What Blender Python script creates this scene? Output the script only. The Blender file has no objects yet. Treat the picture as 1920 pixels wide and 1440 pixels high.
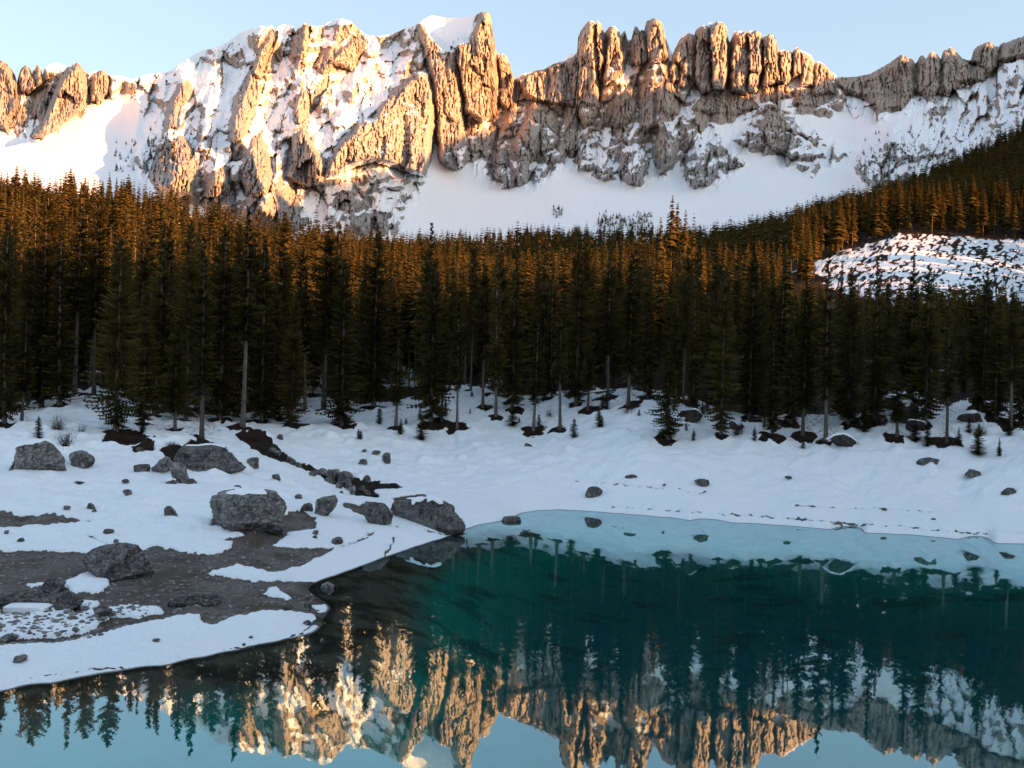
import bpy, math, random
import numpy as np
from mathutils import Vector, Matrix

S = bpy.context.scene
COL = S.collection
# ----------------------------------------------------------------- camera
F, CX, CY = 1750.0, 960.0, 720.0          # focal length and centre in photograph pixels (1920 wide)
CAMZ = 15.0
ROLL = math.radians(1.5)
PITCH = math.atan(9.0 / F)
fwd = np.array([0, math.cos(PITCH), math.sin(PITCH)])
r0 = np.array([1.0, 0, 0]); u0 = np.array([0, -math.sin(PITCH), math.cos(PITCH)])
right = r0 * math.cos(ROLL) + u0 * math.sin(ROLL)
upv = -r0 * math.sin(ROLL) + u0 * math.cos(ROLL)
cam_d = bpy.data.cameras.new('camera'); cam = bpy.data.objects.new('camera', cam_d); COL.objects.link(cam)
cam_d.sensor_width = 36; cam_d.lens = 36 * F / 1920; cam_d.clip_start = 0.5; cam_d.clip_end = 20000
M = Matrix(((right[0], upv[0], -fwd[0], 0), (right[1], upv[1], -fwd[1], 0), (right[2], upv[2], -fwd[2], CAMZ), (0, 0, 0, 1)))
cam.matrix_world = M
S.camera = cam
# ----------------------------------------------------------------- light
SUN_AZ, SUN_EL = math.radians(63), math.radians(9.0)      # azimuth measured from straight behind the camera towards the right
sdir = Vector((math.sin(SUN_AZ) * math.cos(SUN_EL), -math.cos(SUN_AZ) * math.cos(SUN_EL), math.sin(SUN_EL)))
W = bpy.data.worlds.new('World'); S.world = W; W.use_nodes = True
nt = W.node_tree; nt.nodes.clear()
sky = nt.nodes.new('ShaderNodeTexSky'); sky.sky_type = 'NISHITA'; sky.sun_disc = False
sky.sun_elevation = SUN_EL; sky.sun_rotation = math.atan2(sdir.x, sdir.y)
sky.altitude = 1500; sky.air_density = 1.0; sky.dust_density = 5.5; sky.ozone_density = 1.0
bg = nt.nodes.new('ShaderNodeBackground'); bg.inputs['Strength'].default_value = 0.15
wo = nt.nodes.new('ShaderNodeOutputWorld')
gam = nt.nodes.new('ShaderNodeGamma'); gam.inputs[1].default_value = 0.52
hs = nt.nodes.new('ShaderNodeHueSaturation'); hs.inputs['Saturation'].default_value = 1.18
nt.links.new(sky.outputs[0], gam.inputs[0]); nt.links.new(gam.outputs[0], hs.inputs['Color']); nt.links.new(hs.outputs[0], bg.inputs[0]); nt.links.new(bg.outputs[0], wo.inputs[0])
sl = bpy.data.lights.new('sun', 'SUN'); sl.energy = 5.0; sl.angle = math.radians(0.5); sl.color = (1.0, 0.385, 0.12)
so = bpy.data.objects.new('sun', sl); COL.objects.link(so); so.rotation_euler = sdir.to_track_quat('Z', 'Y').to_euler()
so.location = (300, -300, 300)
S.view_settings.view_transform = 'Standard'; S.view_settings.look = 'None'
S.view_settings.exposure = 2.08; S.view_settings.gamma = 1.0
S.render.engine = 'CYCLES'
S.cycles.max_bounces = 6; S.cycles.transparent_max_bounces = 8; S.cycles.diffuse_bounces = 3
S.cycles.glossy_bounces = 3; S.cycles.caustics_reflective = False; S.cycles.caustics_refractive = False

# ----------------------------------------------------------------- helpers
def ray(px, py):
    """direction through a photograph pixel, scaled so that its y is 1"""
    px = np.asarray(px, float); py = np.asarray(py, float)
    a = (px - CX) / F; b = (CY - py) / F
    d = fwd + a[..., None] * right + b[..., None] * upv
    return d / d[..., 1:2]

def at(px, py, Y):
    return ray(px, py) * np.asarray(Y, float)[..., None] + np.array([0, 0, CAMZ])

def proj(P):
    P = np.asarray(P, float) - np.array([0, 0, CAMZ])
    z = P @ fwd
    return CX + F * (P @ right) / z, CY - F * (P @ upv) / z

_rs = np.random.RandomState(11)
_perm = np.concatenate([_rs.permutation(256)] * 3)
_g2 = np.stack([np.cos(np.arange(256) / 256 * 2 * np.pi), np.sin(np.arange(256) / 256 * 2 * np.pi)], 1)
_g3 = _rs.normal(size=(256, 3)); _g3 /= np.linalg.norm(_g3, axis=1)[:, None]

def noise2(x, y):
    x = np.asarray(x, float); y = np.asarray(y, float)
    xi = np.floor(x).astype(int); yi = np.floor(y).astype(int)
    xf = x - xi; yf = y - yi
    u = xf * xf * xf * (xf * (xf * 6 - 15) + 10); v = yf * yf * yf * (yf * (yf * 6 - 15) + 10)
    def g(ix, iy, dx, dy):
        h = _perm[(_perm[ix & 255] + (iy & 255))]
        return _g2[h, 0] * dx + _g2[h, 1] * dy
    a = g(xi, yi, xf, yf); b = g(xi + 1, yi, xf - 1, yf)
    c = g(xi, yi + 1, xf, yf - 1); d = g(xi + 1, yi + 1, xf - 1, yf - 1)
    return (a + u * (b - a) + v * (c + u * (d - c) - a - u * (b - a))) * 1.45

def noise3(p):
    i = np.floor(p).astype(int); f = p - i
    w = f * f * f * (f * (f * 6 - 15) + 10)
    out = 0
    for dx in (0, 1):
        for dy in (0, 1):
            for dz in (0, 1):
                h = _perm[_perm[_perm[(i[:, 0] + dx) & 255] + ((i[:, 1] + dy) & 255)] + ((i[:, 2] + dz) & 255)]
                dot = _g3[h, 0] * (f[:, 0] - dx) + _g3[h, 1] * (f[:, 1] - dy) + _g3[h, 2] * (f[:, 2] - dz)
                out = out + dot * (w[:, 0] if dx else 1 - w[:, 0]) * (w[:, 1] if dy else 1 - w[:, 1]) * (w[:, 2] if dz else 1 - w[:, 2])
    return out * 1.4

def fbm(x, y, o=4, g=0.5):
    s = 0; a = 1; t = 0
    for k in range(o):
        s = s + a * noise2(x * 2 ** k + 17.3 * k, y * 2 ** k - 9.1 * k); t += a; a *= g
    return s / t

def ridged(x, y, o=4, g=0.5):
    s = 0; a = 1; t = 0
    for k in range(o):
        s = s + a * (1 - 2 * np.abs(noise2(x * 2 ** k + 31.7 * k, y * 2 ** k + 5.3 * k))); t += a; a *= g
    return s / t

def sstep(a, b, x):
    t = np.clip((x - a) / (b - a), 0, 1); return t * t * (3 - 2 * t)

def seg_dist(x, y, pts):
    d = np.full(x.shape, 1e9)
    for (x0, y0), (x1, y1) in zip(pts[:-1], pts[1:]):
        vx, vy = x1 - x0, y1 - y0; l = vx * vx + vy * vy + 1e-9
        t = np.clip(((x - x0) * vx + (y - y0) * vy) / l, 0, 1)
        d = np.minimum(d, np.hypot(x - x0 - t * vx, y - y0 - t * vy))
    return d

def poly_sd(x, y, pts):
    """signed distance, positive inside"""
    pts = [tuple(p) for p in pts]
    d = seg_dist(x, y, pts + pts[:1]); ins = np.zeros(x.shape, bool)
    for (x0, y0), (x1, y1) in zip(pts, pts[1:] + pts[:1]):
        if y0 == y1: continue
        c = ((y0 > y) != (y1 > y)) & (x < (x1 - x0) * (y - y0) / (y1 - y0) + x0); ins ^= c
    return np.where(ins, d, -d)

def poly_sd_box(x, y, pts, pad):
    """poly_sd evaluated only near the polygon; -pad elsewhere"""
    p = np.array(pts, float); out = np.full(x.shape, -float(pad))
    m = (x > p[:, 0].min() - pad) & (x < p[:, 0].max() + pad) & (y > p[:, 1].min() - pad) & (y < p[:, 1].max() + pad)
    if m.any(): out[m] = np.maximum(poly_sd(x[m], y[m], pts), -pad)
    return out

class TPS:
    def __init__(s, X, v, reg=1e-6, kern='tps'):
        s.X = np.asarray(X, float); s.k = kern; n = len(s.X)
        A = np.zeros((n + 3, n + 3)); A[:n, :n] = s.ker(s.X, s.X) + reg * np.eye(n)
        A[:n, n] = 1; A[:n, n + 1:] = s.X; A[n:, :n] = A[:n, n:].T
        s.w = np.linalg.solve(A, np.concatenate([v, [0, 0, 0]]))
    def ker(s, P, Q):
        r2 = ((P[:, None, :] - Q[None]) ** 2).sum(-1)
        return 0.5 * r2 * np.log(r2 + 1e-12) if s.k == 'tps' else np.sqrt(r2)
    def __call__(s, P):
        P = np.asarray(P, float).reshape(-1, 2); out = np.empty(len(P)); n = len(s.X)
        for i in range(0, len(P), 20000):
            q = P[i:i + 20000]
            out[i:i + 20000] = s.ker(q, s.X) @ s.w[:n] + s.w[n] + q @ s.w[n + 1:]
        return out

def mesh_np(name, V, Fc, mat=None, smooth=True, attrs=None):
    """one mesh from arrays; Fc is (n,3) or (n,4)"""
    V = np.asarray(V, np.float32); Fc = np.asarray(Fc, np.int32); k = Fc.shape[1]
    me = bpy.data.meshes.new(name)
    me.vertices.add(len(V)); me.vertices.foreach_set('co', V.ravel())
    me.loops.add(Fc.size); me.loops.foreach_set('vertex_index', Fc.ravel())
    me.polygons.add(len(Fc)); me.polygons.foreach_set('loop_start', np.arange(0, Fc.size, k, dtype=np.int32))
    me.polygons.foreach_set('use_smooth', np.full(len(Fc), smooth))
    for nm, arr in (attrs or {}).items():
        a = me.attributes.new(nm, 'FLOAT', 'POINT'); a.data.foreach_set('value', np.asarray(arr, np.float32).ravel())
    me.update(calc_edges=True)
    if mat: me.materials.append(mat)
    return me

def grid_faces(nr, nc):
    i = np.arange(nr * nc).reshape(nr, nc)
    return np.stack([i[:-1, :-1], i[:-1, 1:], i[1:, 1:], i[1:, :-1]], -1).reshape(-1, 4)

def link(name, me, parent=None, label=None, cat=None, group=None, kind=None, loc=None):
    o = bpy.data.objects.new(name, me); COL.objects.link(o)
    if parent is not None: o.parent = parent
    if loc is not None: o.location = loc
    if label: o['label'] = label
    if cat: o['category'] = cat
    if group: o['group'] = group
    if kind: o['kind'] = kind
    return o

# ----------------------------------------------------------------- materials
class NT:
    def __init__(s, name):
        s.m = bpy.data.materials.new(name); s.m.use_nodes = True; s.t = s.m.node_tree; s.t.nodes.clear()
        s.out = s.t.nodes.new('ShaderNodeOutputMaterial')
    def n(s, typ, **kw):
        nd = s.t.nodes.new('ShaderNode' + typ)
        for k, v in kw.items():
            if k in ('operation', 'blend_type', 'data_type', 'attribute_name', 'noise_dimensions', 'feature', 'clamp', 'use_clamp', 'interpolation_type', 'distance'): setattr(nd, k, v)
            else: s.set(nd, k, v)
        return nd
    def set(s, nd, k, v):
        key = k.replace('_', ' ') if isinstance(k, str) else k
        if isinstance(key, str) and key.startswith('i') and key[1:].isdigit(): key = int(key[1:])
        sock = nd.inputs[key]
        if isinstance(v, bpy.types.NodeSocket): s.t.links.new(v, sock)
        elif isinstance(v, bpy.types.Node): s.t.links.new(v.outputs[0], sock)
        else: sock.default_value = v
    def pos(s): return s.n('NewGeometry').outputs['Position']
    def obj(s): return s.n('TexCoord').outputs['Object']
    def noise(s, vec, scale, detail=4, rough=0.55, stretch=None):
        if stretch: vec = s.n('VectorMath', operation='MULTIPLY', i0=vec, i1=stretch).outputs[0]
        return s.n('TexNoise', Vector=vec, Scale=scale, Detail=detail, Roughness=rough).outputs[0]
    def ramp(s, fac, a, b, ca=0.0, cb=1.0):
        nd = s.n('MapRange', interpolation_type='SMOOTHSTEP', Value=fac, From_Min=a, From_Max=b, To_Min=ca, To_Max=cb); return nd.outputs[0]
    def math(s, op, a, b=0.0, c=None):
        nd = s.n('Math', operation=op, i0=a, i1=b)
        if c is not None: s.set(nd, 'i2', c)
        return nd.outputs[0]
    def mix(s, fac, a, b, blend='MIX'):
        nd = s.t.nodes.new('ShaderNodeMix'); nd.data_type = 'RGBA'; nd.blend_type = blend
        for i, v in ((0, fac), (6, a), (7, b)):
            if isinstance(v, bpy.types.NodeSocket): s.t.links.new(v, nd.inputs[i])
            else: nd.inputs[i].default_value = v if i == 0 else (*v, 1.0)
        return nd.outputs[2]
    def attr(s, name):
        return s.n('Attribute', attribute_name=name).outputs['Fac']
    def principled(s, color, rough=0.9, bump=None, bdist=0.1, bstr=1.0, spec=0.2):
        p = s.n('BsdfPrincipled')
        for k, v in (('Base Color', color), ('Roughness', rough), ('Specular IOR Level', spec)):
            if isinstance(v, bpy.types.NodeSocket): s.t.links.new(v, p.inputs[k])
            else: p.inputs[k].default_value = (*v, 1.0) if k == 'Base Color' else v
        if bump is not None:
            b = s.n('Bump', Strength=bstr, Distance=bdist, Height=bump); s.t.links.new(b.outputs[0], p.inputs['Normal'])
        s.t.links.new(p.outputs[0], s.out.inputs[0]); return p

def mat_mountain():
    t = NT('dolomite_and_snow'); P = t.pos()
    n1 = t.noise(P, 0.006, 5); n2 = t.noise(P, 0.03, 6, 0.6); n3 = t.noise(P, 0.05, 5, 0.6, (1, 1, 0.12)); nb = t.noise(P, 0.09, 4, 0.6, (0.35, 0.35, 1.6))
    rock = t.mix(t.ramp(n1, .35, .65), (0.36, 0.332, 0.312), (0.34, 0.335, 0.333))
    rock = t.mix(t.ramp(n3, .35, .7), rock, (0.45, 0.405, 0.37))
    rock = t.mix(t.ramp(n2, .56, .76, 0, .6), rock, (0.19, 0.168, 0.152))
    n4 = t.noise(P, 0.11, 5, 0.66, (1, 1, .12))
    rock = t.mix(t.ramp(n4, .40, .60, 0, .5), rock, (0.205, 0.19, 0.18))
    zz = t.n('SeparateXYZ', i0=P).outputs[2]      # grey lower beds; yellowish upper ones whose warmth also paints in the sunset light
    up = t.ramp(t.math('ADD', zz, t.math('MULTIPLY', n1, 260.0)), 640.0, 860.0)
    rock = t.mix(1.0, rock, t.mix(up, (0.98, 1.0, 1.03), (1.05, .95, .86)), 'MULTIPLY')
    sn = t.attr('snow')
    v = t.math('ADD', sn, t.math('MULTIPLY', t.math('SUBTRACT', n2, 0.5), 1.2))
    v = t.math('ADD', v, t.math('MULTIPLY', t.math('SUBTRACT', nb, 0.5), .8))
    fac = t.ramp(v, -0.12, 0.12)
    snow = t.mix(t.noise(P, 0.01, 3), (0.85, 0.87, 0.90), (0.91, 0.92, 0.94))
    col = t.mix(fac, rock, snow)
    h = t.math('ADD', t.math('ADD', t.math('MULTIPLY', n3, .8), t.math('MULTIPLY', n4, .8)), t.math('MULTIPLY', n2, 0.25))
    h = t.math('MULTIPLY', h, t.math('SUBTRACT', 1.0, t.math('MULTIPLY', fac, 0.93)))
    t.principled(col, 0.9, h, 11.0, 0.55); return t.m

def mat_ground():
    t = NT('snow_gravel_and_soil'); P = t.pos()
    nf = t.noise(P, 1.6, 6, 0.65); nm = t.noise(P, 0.35, 5, 0.6); nl = t.noise(P, 0.05, 4)
    gv = t.n('TexVoronoi', Vector=P, Scale=15.0); gcol = t.n('SeparateColor', i0=gv.outputs['Color']).outputs[0]
    grav = t.mix(gcol, (0.19, 0.165, 0.145), (0.42, 0.385, 0.35))
    grav = t.mix(t.ramp(nm, .45, .60, 0, .8), grav, (0.16, 0.10, 0.066))
    grav = t.mix(t.ramp(nl, .5, .62, 0, .6), grav, (0.27, 0.25, 0.235))
    grav = t.mix(t.ramp(t.noise(P, .5, 6, .65, (.25, 1, 1)), .5, .66, 0, .45), grav, (0.13, 0.11, 0.095))
    grav = t.mix(t.ramp(t.attr('elev'), -.10, 0.0, .8, 0), grav, t.mix(t.ramp(nm, .42, .62), (0.62, 0.50, 0.38), (0.16, 0.13, 0.10)))
    soil = t.mix(t.ramp(nf, .3, .7), (0.012, 0.008, 0.006), (0.075, 0.045, 0.028))
    bare = t.mix(t.ramp(t.attr('soil'), 0.35, 0.65), grav, soil)
    wet = t.math('MAXIMUM', t.ramp(t.attr('elev'), 0.02, 0.25, 0.55, 1.0), t.ramp(t.attr('elev'), -.12, 0.0, 1.0, 0.0))
    bare = t.mix(1.0, bare, t.n('CombineColor', i0=wet, i1=wet, i2=wet).outputs[0], 'MULTIPLY')
    # lake floor: gravel close to the shore; deeper, the water's scattered turquoise light painted in
    bed = t.mix(t.ramp(t.attr('elev'), -5.5, -1.6, 0, 1), (0.005, 0.36, 0.38), (0.014, 0.85, 0.70))
    bed = t.mix(t.ramp(t.noise(P, .28, 5, .65, (.5, 1, 1)), .52, .64, 0, .6), bed, (0.008, 0.16, 0.16))
    dn = t.math('ADD', t.attr('elev'), t.math('MULTIPLY', t.math('SUBTRACT', nm, 0.5), 1.2))
    bare = t.mix(t.ramp(dn, -1.9, -0.5, 1, 0), bare, bed)
    v = t.math('ADD', t.attr('snow'), t.math('MULTIPLY', t.math('SUBTRACT', nf, 0.5), 1.1))
    v = t.math('ADD', v, t.math('MULTIPLY', t.math('SUBTRACT', nm, 0.5), 1.0))
    fac = t.math('MULTIPLY', t.ramp(v, -0.05, 0.05), t.ramp(t.attr('elev'), 0.0, 0.05))
    snow = t.mix(t.noise(P, 0.22, 5), (0.83, 0.89, 0.93), (0.91, 0.94, 0.96))
    dirt = t.math('MULTIPLY', t.ramp(t.noise(P, 3.2, 6, .75), .56, .70), t.ramp(t.noise(P, .07, 4, .6), .42, .66))
    snow = t.mix(t.math('MULTIPLY', dirt, .45), snow, (0.30, 0.27, 0.25))
    col = t.mix(fac, bare, snow)
    hg = t.math('MULTIPLY', gv.outputs['Distance'], 0.9)
    hs = t.math('ADD', t.math('MULTIPLY', nf, 0.35), t.math('MULTIPLY', nm, 0.8))
    h = t.n('Mix', i0=fac, i2=hg, i3=hs).outputs[0]
    t.principled(col, t.ramp(fac, 0, 1, .8, .6), h, 0.5, 0.9); return t.m

def mat_rock(name, c1, c2, dark, sc=1.0):
    t = NT(name); P = t.obj()
    n1 = t.noise(P, 0.9 * sc, 6, .6); n2 = t.noise(P, 3.5 * sc, 6, .65); n3 = t.noise(P, 1.4 * sc, 4, .6, (1, 1, .35))
    c = t.mix(t.ramp(n1, .35, .65), c1, c2)
    c = t.mix(t.ramp(n3, .54, .66, 0, .85), c, dark)
    c = t.mix(t.ramp(n2, .6, .7, 0, .6), c, (0.30, 0.30, 0.29))
    n4 = t.noise(P, 9.0 * sc, 5, .7); n5 = t.noise(P, 1.9 * sc, 5, .65, (.85, .85, 1.25))
    c = t.mix(t.ramp(t.math('ABSOLUTE', t.math('SUBTRACT', n5, .5)), 0, .035, .75, 0), c, (0.025, 0.022, 0.02))
    c = t.mix(t.ramp(n4, .35, .75, 0, .3), c, (0.05, 0.046, 0.043))
    h = t.math('ADD', t.math('ADD', t.math('MULTIPLY', n1, .6), t.math('MULTIPLY', n2, .6)), t.math('ADD', t.math('MULTIPLY', n4, .3), t.ramp(t.math('ABSOLUTE', t.math('SUBTRACT', n5, .5)), 0, .05, -.3, 0)))
    t.principled(c, .85, h, 0.35 / sc, .9); return t.m

def mat_plain(name, c1, c2, scale=3.0, rough=.85, stretch=None, bump=.03, rnd=0.0):
    t = NT(name); P = t.obj()
    n = t.noise(P, scale, 5, .6, stretch)
    c = t.mix(t.ramp(n, .3, .7), c1, c2)
    if rnd:
        r = t.n('ObjectInfo').outputs['Random']; k = t.ramp(r, 0, 1, 1 - rnd, 1 + rnd)
        c = t.mix(1.0, c, t.n('CombineColor', i0=k, i1=k, i2=k).outputs[0], 'MULTIPLY')
    t.principled(c, rough, n, bump, .7); return t.m

def mat_needles(name, ca, cb):
    t = NT(name)
    r = t.attr('tint'); o = t.n('ObjectInfo').outputs['Random']
    k = t.math('ADD', t.math('MULTIPLY', r, .65), t.math('MULTIPLY', o, .35))
    c = t.mix(k, ca, cb)
    d = t.n('BsdfDiffuse', Color=c); tr = t.n('BsdfTranslucent', Color=c)
    mx = t.n('MixShader', i0=0.22, i1=d, i2=tr); t.t.links.new(mx.outputs[0], t.out.inputs[0]); return t.m

def mat_water():
    t = NT('lake_water'); P = t.pos()
    w1 = t.noise(P, 0.9, 3, .5, (1, .45, 1)); w2 = t.noise(P, 0.12, 2, .5)
    h = t.math('ADD', t.math('MULTIPLY', w1, .5), t.math('MULTIPLY', w2, 1.0))
    b = t.n('Bump', Strength=0.04, Distance=0.12, Height=h)
    gl = t.n('BsdfGlossy', Color=(0.66, 0.92, 0.97, 1), Roughness=0.012); t.t.links.new(b.outputs[0], gl.inputs['Normal'])
    tr = t.n('BsdfTransparent', Color=(0.82, 0.94, 0.93, 1))
    fr = t.n('Fresnel', IOR=1.45); t.t.links.new(b.outputs[0], fr.inputs['Normal'])
    fac = t.ramp(fr.outputs[0], 0.03, 0.5, 0.30, 0.70)
    mx = t.n('MixShader', i0=fac, i1=tr, i2=gl); t.t.links.new(mx.outputs[0], t.out.inputs[0]); return t.m

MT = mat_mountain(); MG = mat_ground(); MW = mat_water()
MR = mat_rock('grey_boulder_stone', (0.24, 0.232, 0.222), (0.40, 0.39, 0.375), (0.06, 0.048, 0.044))
MRD = mat_rock('dark_boulder_stone', (0.155, 0.147, 0.14), (0.27, 0.26, 0.25), (0.045, 0.035, 0.031), 1.3)
MRF = mat_rock('shade_darkened_stone', (0.06, 0.054, 0.046), (0.12, 0.11, 0.098), (0.02, 0.016, 0.013), 1.4)  # boulder stone with the shade under the trees put into its colour
MRP = mat_rock('pale_limestone', (0.42, 0.42, 0.41), (0.55, 0.55, 0.53), (0.2, 0.2, 0.19), 2.0)
MSN = mat_plain('snow', (0.86, 0.89, 0.92), (0.92, 0.935, 0.95), 1.2, .6, None, .12)
MBK = mat_plain('spruce_bark', (0.05, 0.041, 0.036), (0.16, 0.137, 0.12), 2.2, .9, (6, 6, .7), .05, .25)
MDD = mat_plain('dead_twigs', (0.075, 0.062, 0.055), (0.17, 0.15, 0.135), 2.0, .9, None, .02, .2)
MND = mat_needles('spruce_needles', (0.012, 0.014, 0.006), (0.14, 0.115, 0.036))
MNF = mat_needles('far_spruce_needles', (0.014, 0.014, 0.006), (0.15, 0.115, 0.036))
MWD = mat_plain('weathered_wood', (0.09, 0.07, 0.055), (0.20, 0.17, 0.14), 3.0, .85, (1, 8, 8), .02)
MBR = mat_plain('brushwood', (0.025, 0.016, 0.012), (0.08, 0.05, 0.033), 3.0, .95, None, .05)

# ----------------------------------------------------------------- ground shape
SHORE = [(-420, 1420), (-250, 1365), (-100, 1322), (0, 1298), (80, 1283), (150, 1271), (230, 1258), (300, 1250), (360, 1236), (420, 1224), (480, 1211), (540, 1199), (590, 1186), (604, 1172),
         (606, 1160), (615, 1148), (620, 1140), (608, 1128), (592, 1118), (578, 1106), (590, 1094), (630, 1080), (660, 1069), (690, 1058), (720, 1046), (750, 1036), (780, 1025), (812, 1015), (840, 1006), (872, 993),
         (900, 984), (925, 980), (950, 975), (968, 968), (985, 961), (1015, 957), (1050, 956), (1090, 958), (1120, 960), (1160, 963), (1200, 966), (1250, 970), (1300, 975), (1370, 980), (1440, 984), (1500, 988),
         (1560, 992), (1620, 997), (1680, 1002), (1740, 1006), (1800, 1011), (1860, 1015), (1920, 1020), (1985, 1026), (2080, 1036), (2200, 1052)]
LANDZ = [(100, 1225, .35), (100, 1180, .55), (300, 1195, .4), (300, 1150, .7), (480, 1170, .35), (500, 1130, .55), (100, 1110, 1.0), (300, 1085, 1.1), (480, 1085, .75), (545, 1105, .4),
         (0, 1040, 1.5), (250, 1030, 1.5), (420, 1025, 1.6), (560, 1050, .9), (620, 1030, .8), (690, 1010, .7), (765, 1000, .55), (0, 975, 2.6), (200, 965, 2.7), (465, 1000, 2.1), (360, 960, 2.9),
         (600, 970, 1.7), (690, 975, 1.2), (790, 965, .8), (50, 890, 5.0), (160, 880, 5.1), (300, 905, 4.3), (400, 885, 4.7), (520, 905, 3.5), (610, 905, 2.6), (700, 932, 1.5), (780, 945, 1.1), (850, 980, .35),
         (-150, 960, 3.2), (-150, 1100, 1.2), (-300, 1200, 1.0), (-300, 960, 4),
         (215, 820, 7.4), (60, 820, 7.6), (330, 830, 7.2), (460, 825, 7.0), (530, 860, 5.0), (620, 885, 3.2),
         (600, 805, 8.0), (700, 850, 5.2), (750, 845, 5.4), (850, 900, 2.5), (850, 830, 6.3), (930, 960, .6), (1000, 812, 8.0), (1000, 900, 2.9), (1000, 945, .6), (1200, 828, 7.9), (1200, 900, 3.4),
         (1200, 945, .95), (1400, 832, 8.1), (1400, 900, 3.6), (1440, 960, .8), (1600, 850, 7.3), (1600, 920, 3.0), (1680, 970, .9), (1800, 850, 7.8), (1800, 925, 3.0), (1900, 985, .9), (1950, 940, 2.7), (1950, 855, 8.1),
         (2150, 950, 2.5), (2150, 860, 8)]
LANDY = [(130, 755, 148), (200, 757, 150), (20, 770, 150), (300, 770, 155), (400, 775, 155), (560, 775, 168), (700, 770, 165), (840, 752, 162), (900, 752, 164), (1050, 757, 160), (1200, 748, 156), (1280, 765, 150), (1400, 770, 150), (1500, 775, 148),
         (1620, 770, 146), (1690, 745, 148), (1770, 790, 140), (1840, 778, 140), (1900, 800, 137), (2000, 790, 140), (-150, 760, 150), (-300, 760, 150),
         (650, 705, 260), (590, 660, 300), (770, 685, 270), (0, 600, 260), (-250, 600, 260), (250, 600, 260), (430, 620, 270), (900, 680, 270), (1000, 640, 300), (1150, 640, 290), (1350, 640, 280), (1500, 610, 300), (1700, 640, 260), (1850, 645, 260), (2050, 640, 260),
         (0, 427, 450), (-250, 420, 450), (200, 430, 450), (300, 440, 450), (400, 480, 450), (550, 515, 450), (700, 545, 430), (850, 580, 430), (1000, 590, 480), (1150, 570, 450), (1260, 527, 350),
         (1400, 560, 420), (1510, 495, 480), (1580, 470, 500), (1680, 440, 520), (1720, 437, 520), (1800, 444, 520), (1900, 452, 520), (2050, 450, 520), (1560, 560, 400), (1700, 540, 400), (1820, 548, 395), (1920, 560, 390), (2080, 555, 390), (2220, 480, 390), (2220, 415, 480), (2350, 460, 390), (2350, 400, 480), (1720, 480, 460), (1850, 490, 455),
         (0, 395, 700), (-250, 390, 700), (200, 398, 700), (300, 410, 700), (400, 455, 700), (550, 490, 700), (700, 510, 700), (850, 520, 750), (1000, 520, 800), (1200, 520, 800), (1380, 490, 800), (1500, 455, 800), (1700, 402, 800), (1920, 372, 800), (2080, 340, 800),
         (0, 410, 1200), (-250, 400, 1200), (300, 430, 1200), (600, 475, 1200), (850, 468, 1200), (1000, 458, 1200), (1200, 456, 1200), (1380, 455, 1200), (1500, 418, 1200), (1600, 392, 1200), (1700, 367, 1200), (1800, 320, 1250), (1920, 252, 1300), (2080, 190, 1350),
         (0, 440, 2000), (500, 480, 2000), (1000, 470, 2000), (1500, 440, 2000), (1920, 260, 2000), (2080, 200, 2000)]
BEDZ = [(640, 1130, -.15), (680, 1110, -.3), (760, 1090, -.8), (700, 1180, -.4), (650, 1230, -.35), (800, 1200, -1.2), (500, 1260, -.6), (300, 1300, -.7), (120, 1330, -.6), (740, 1150, -.55), (100, 1420, -2), (400, 1400, -2.4), (850, 1060, -1.5), (930, 1020, -1.2), (1050, 1000, -1.6), (1300, 1030, -3), (1600, 1050, -3), (1850, 1070, -3),
        (1000, 1150, -4), (1300, 1200, -6), (1600, 1200, -6), (900, 1300, -4), (1300, 1400, -7), (1700, 1400, -7), (2000, 1300, -6), (2100, 1150, -4), (-200, 1450, -1.5)]

def to_aq(px, py, z=None, Y=None):
    d = ray(px, py)
    if Y is None: Y = (z - CAMZ) / d[2]
    return d[0], Y, d[2]
_c = []
for p in SHORE: _c.append(to_aq(*p, z=0.0))
for p in LANDZ: _c.append(to_aq(p[0], p[1], z=p[2]))
for p in LANDY: _c.append(to_aq(p[0], p[1], Y=p[2]))
for p in BEDZ: _c.append(to_aq(p[0], p[1], z=p[2]))
# a firm little bank just inland of the shoreline and a shelf just outside it
_sh = np.array([at(p[0], p[1], to_aq(*p, z=0.0)[1])[:2] for p in SHORE])
for i in range(2, len(_sh) - 2):
    tx, ty = _sh[i + 1] - _sh[i - 1]; l = math.hypot(tx, ty); nx, ny = -ty / l, tx / l     # left of the travel direction = inland
    for s, z in ((1.3, .22), (-1.5, -.25)):
        x, y = _sh[i][0] + nx * s, _sh[i][1] + ny * s
        _c.append((x / y, y, (z - CAMZ) / y))
for a in (-.75, -.5, -.25, 0, .25, .5, .75):
    for y, z in ((34, -2.0), (28, -.6), (24, .8), (18, 4.5), (12, 8.0)): _c.append((a, y, (z - CAMZ) / y))
_c = np.array(_c)
SA, SL = 4.0, 1.6
gtps = TPS(np.stack([_c[:, 0] * SA, np.log(_c[:, 1]) * SL], 1), _c[:, 2], 1e-7, 'lin')

def gz(x, y):
    """smooth ground height"""
    x = np.atleast_1d(np.asarray(x, float)); y = np.atleast_1d(np.asarray(y, float))
    q = gtps(np.stack([(x / y).ravel() * SA, np.log(y).ravel() * SL], 1)).reshape(x.shape)
    return CAMZ + q * y

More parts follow.
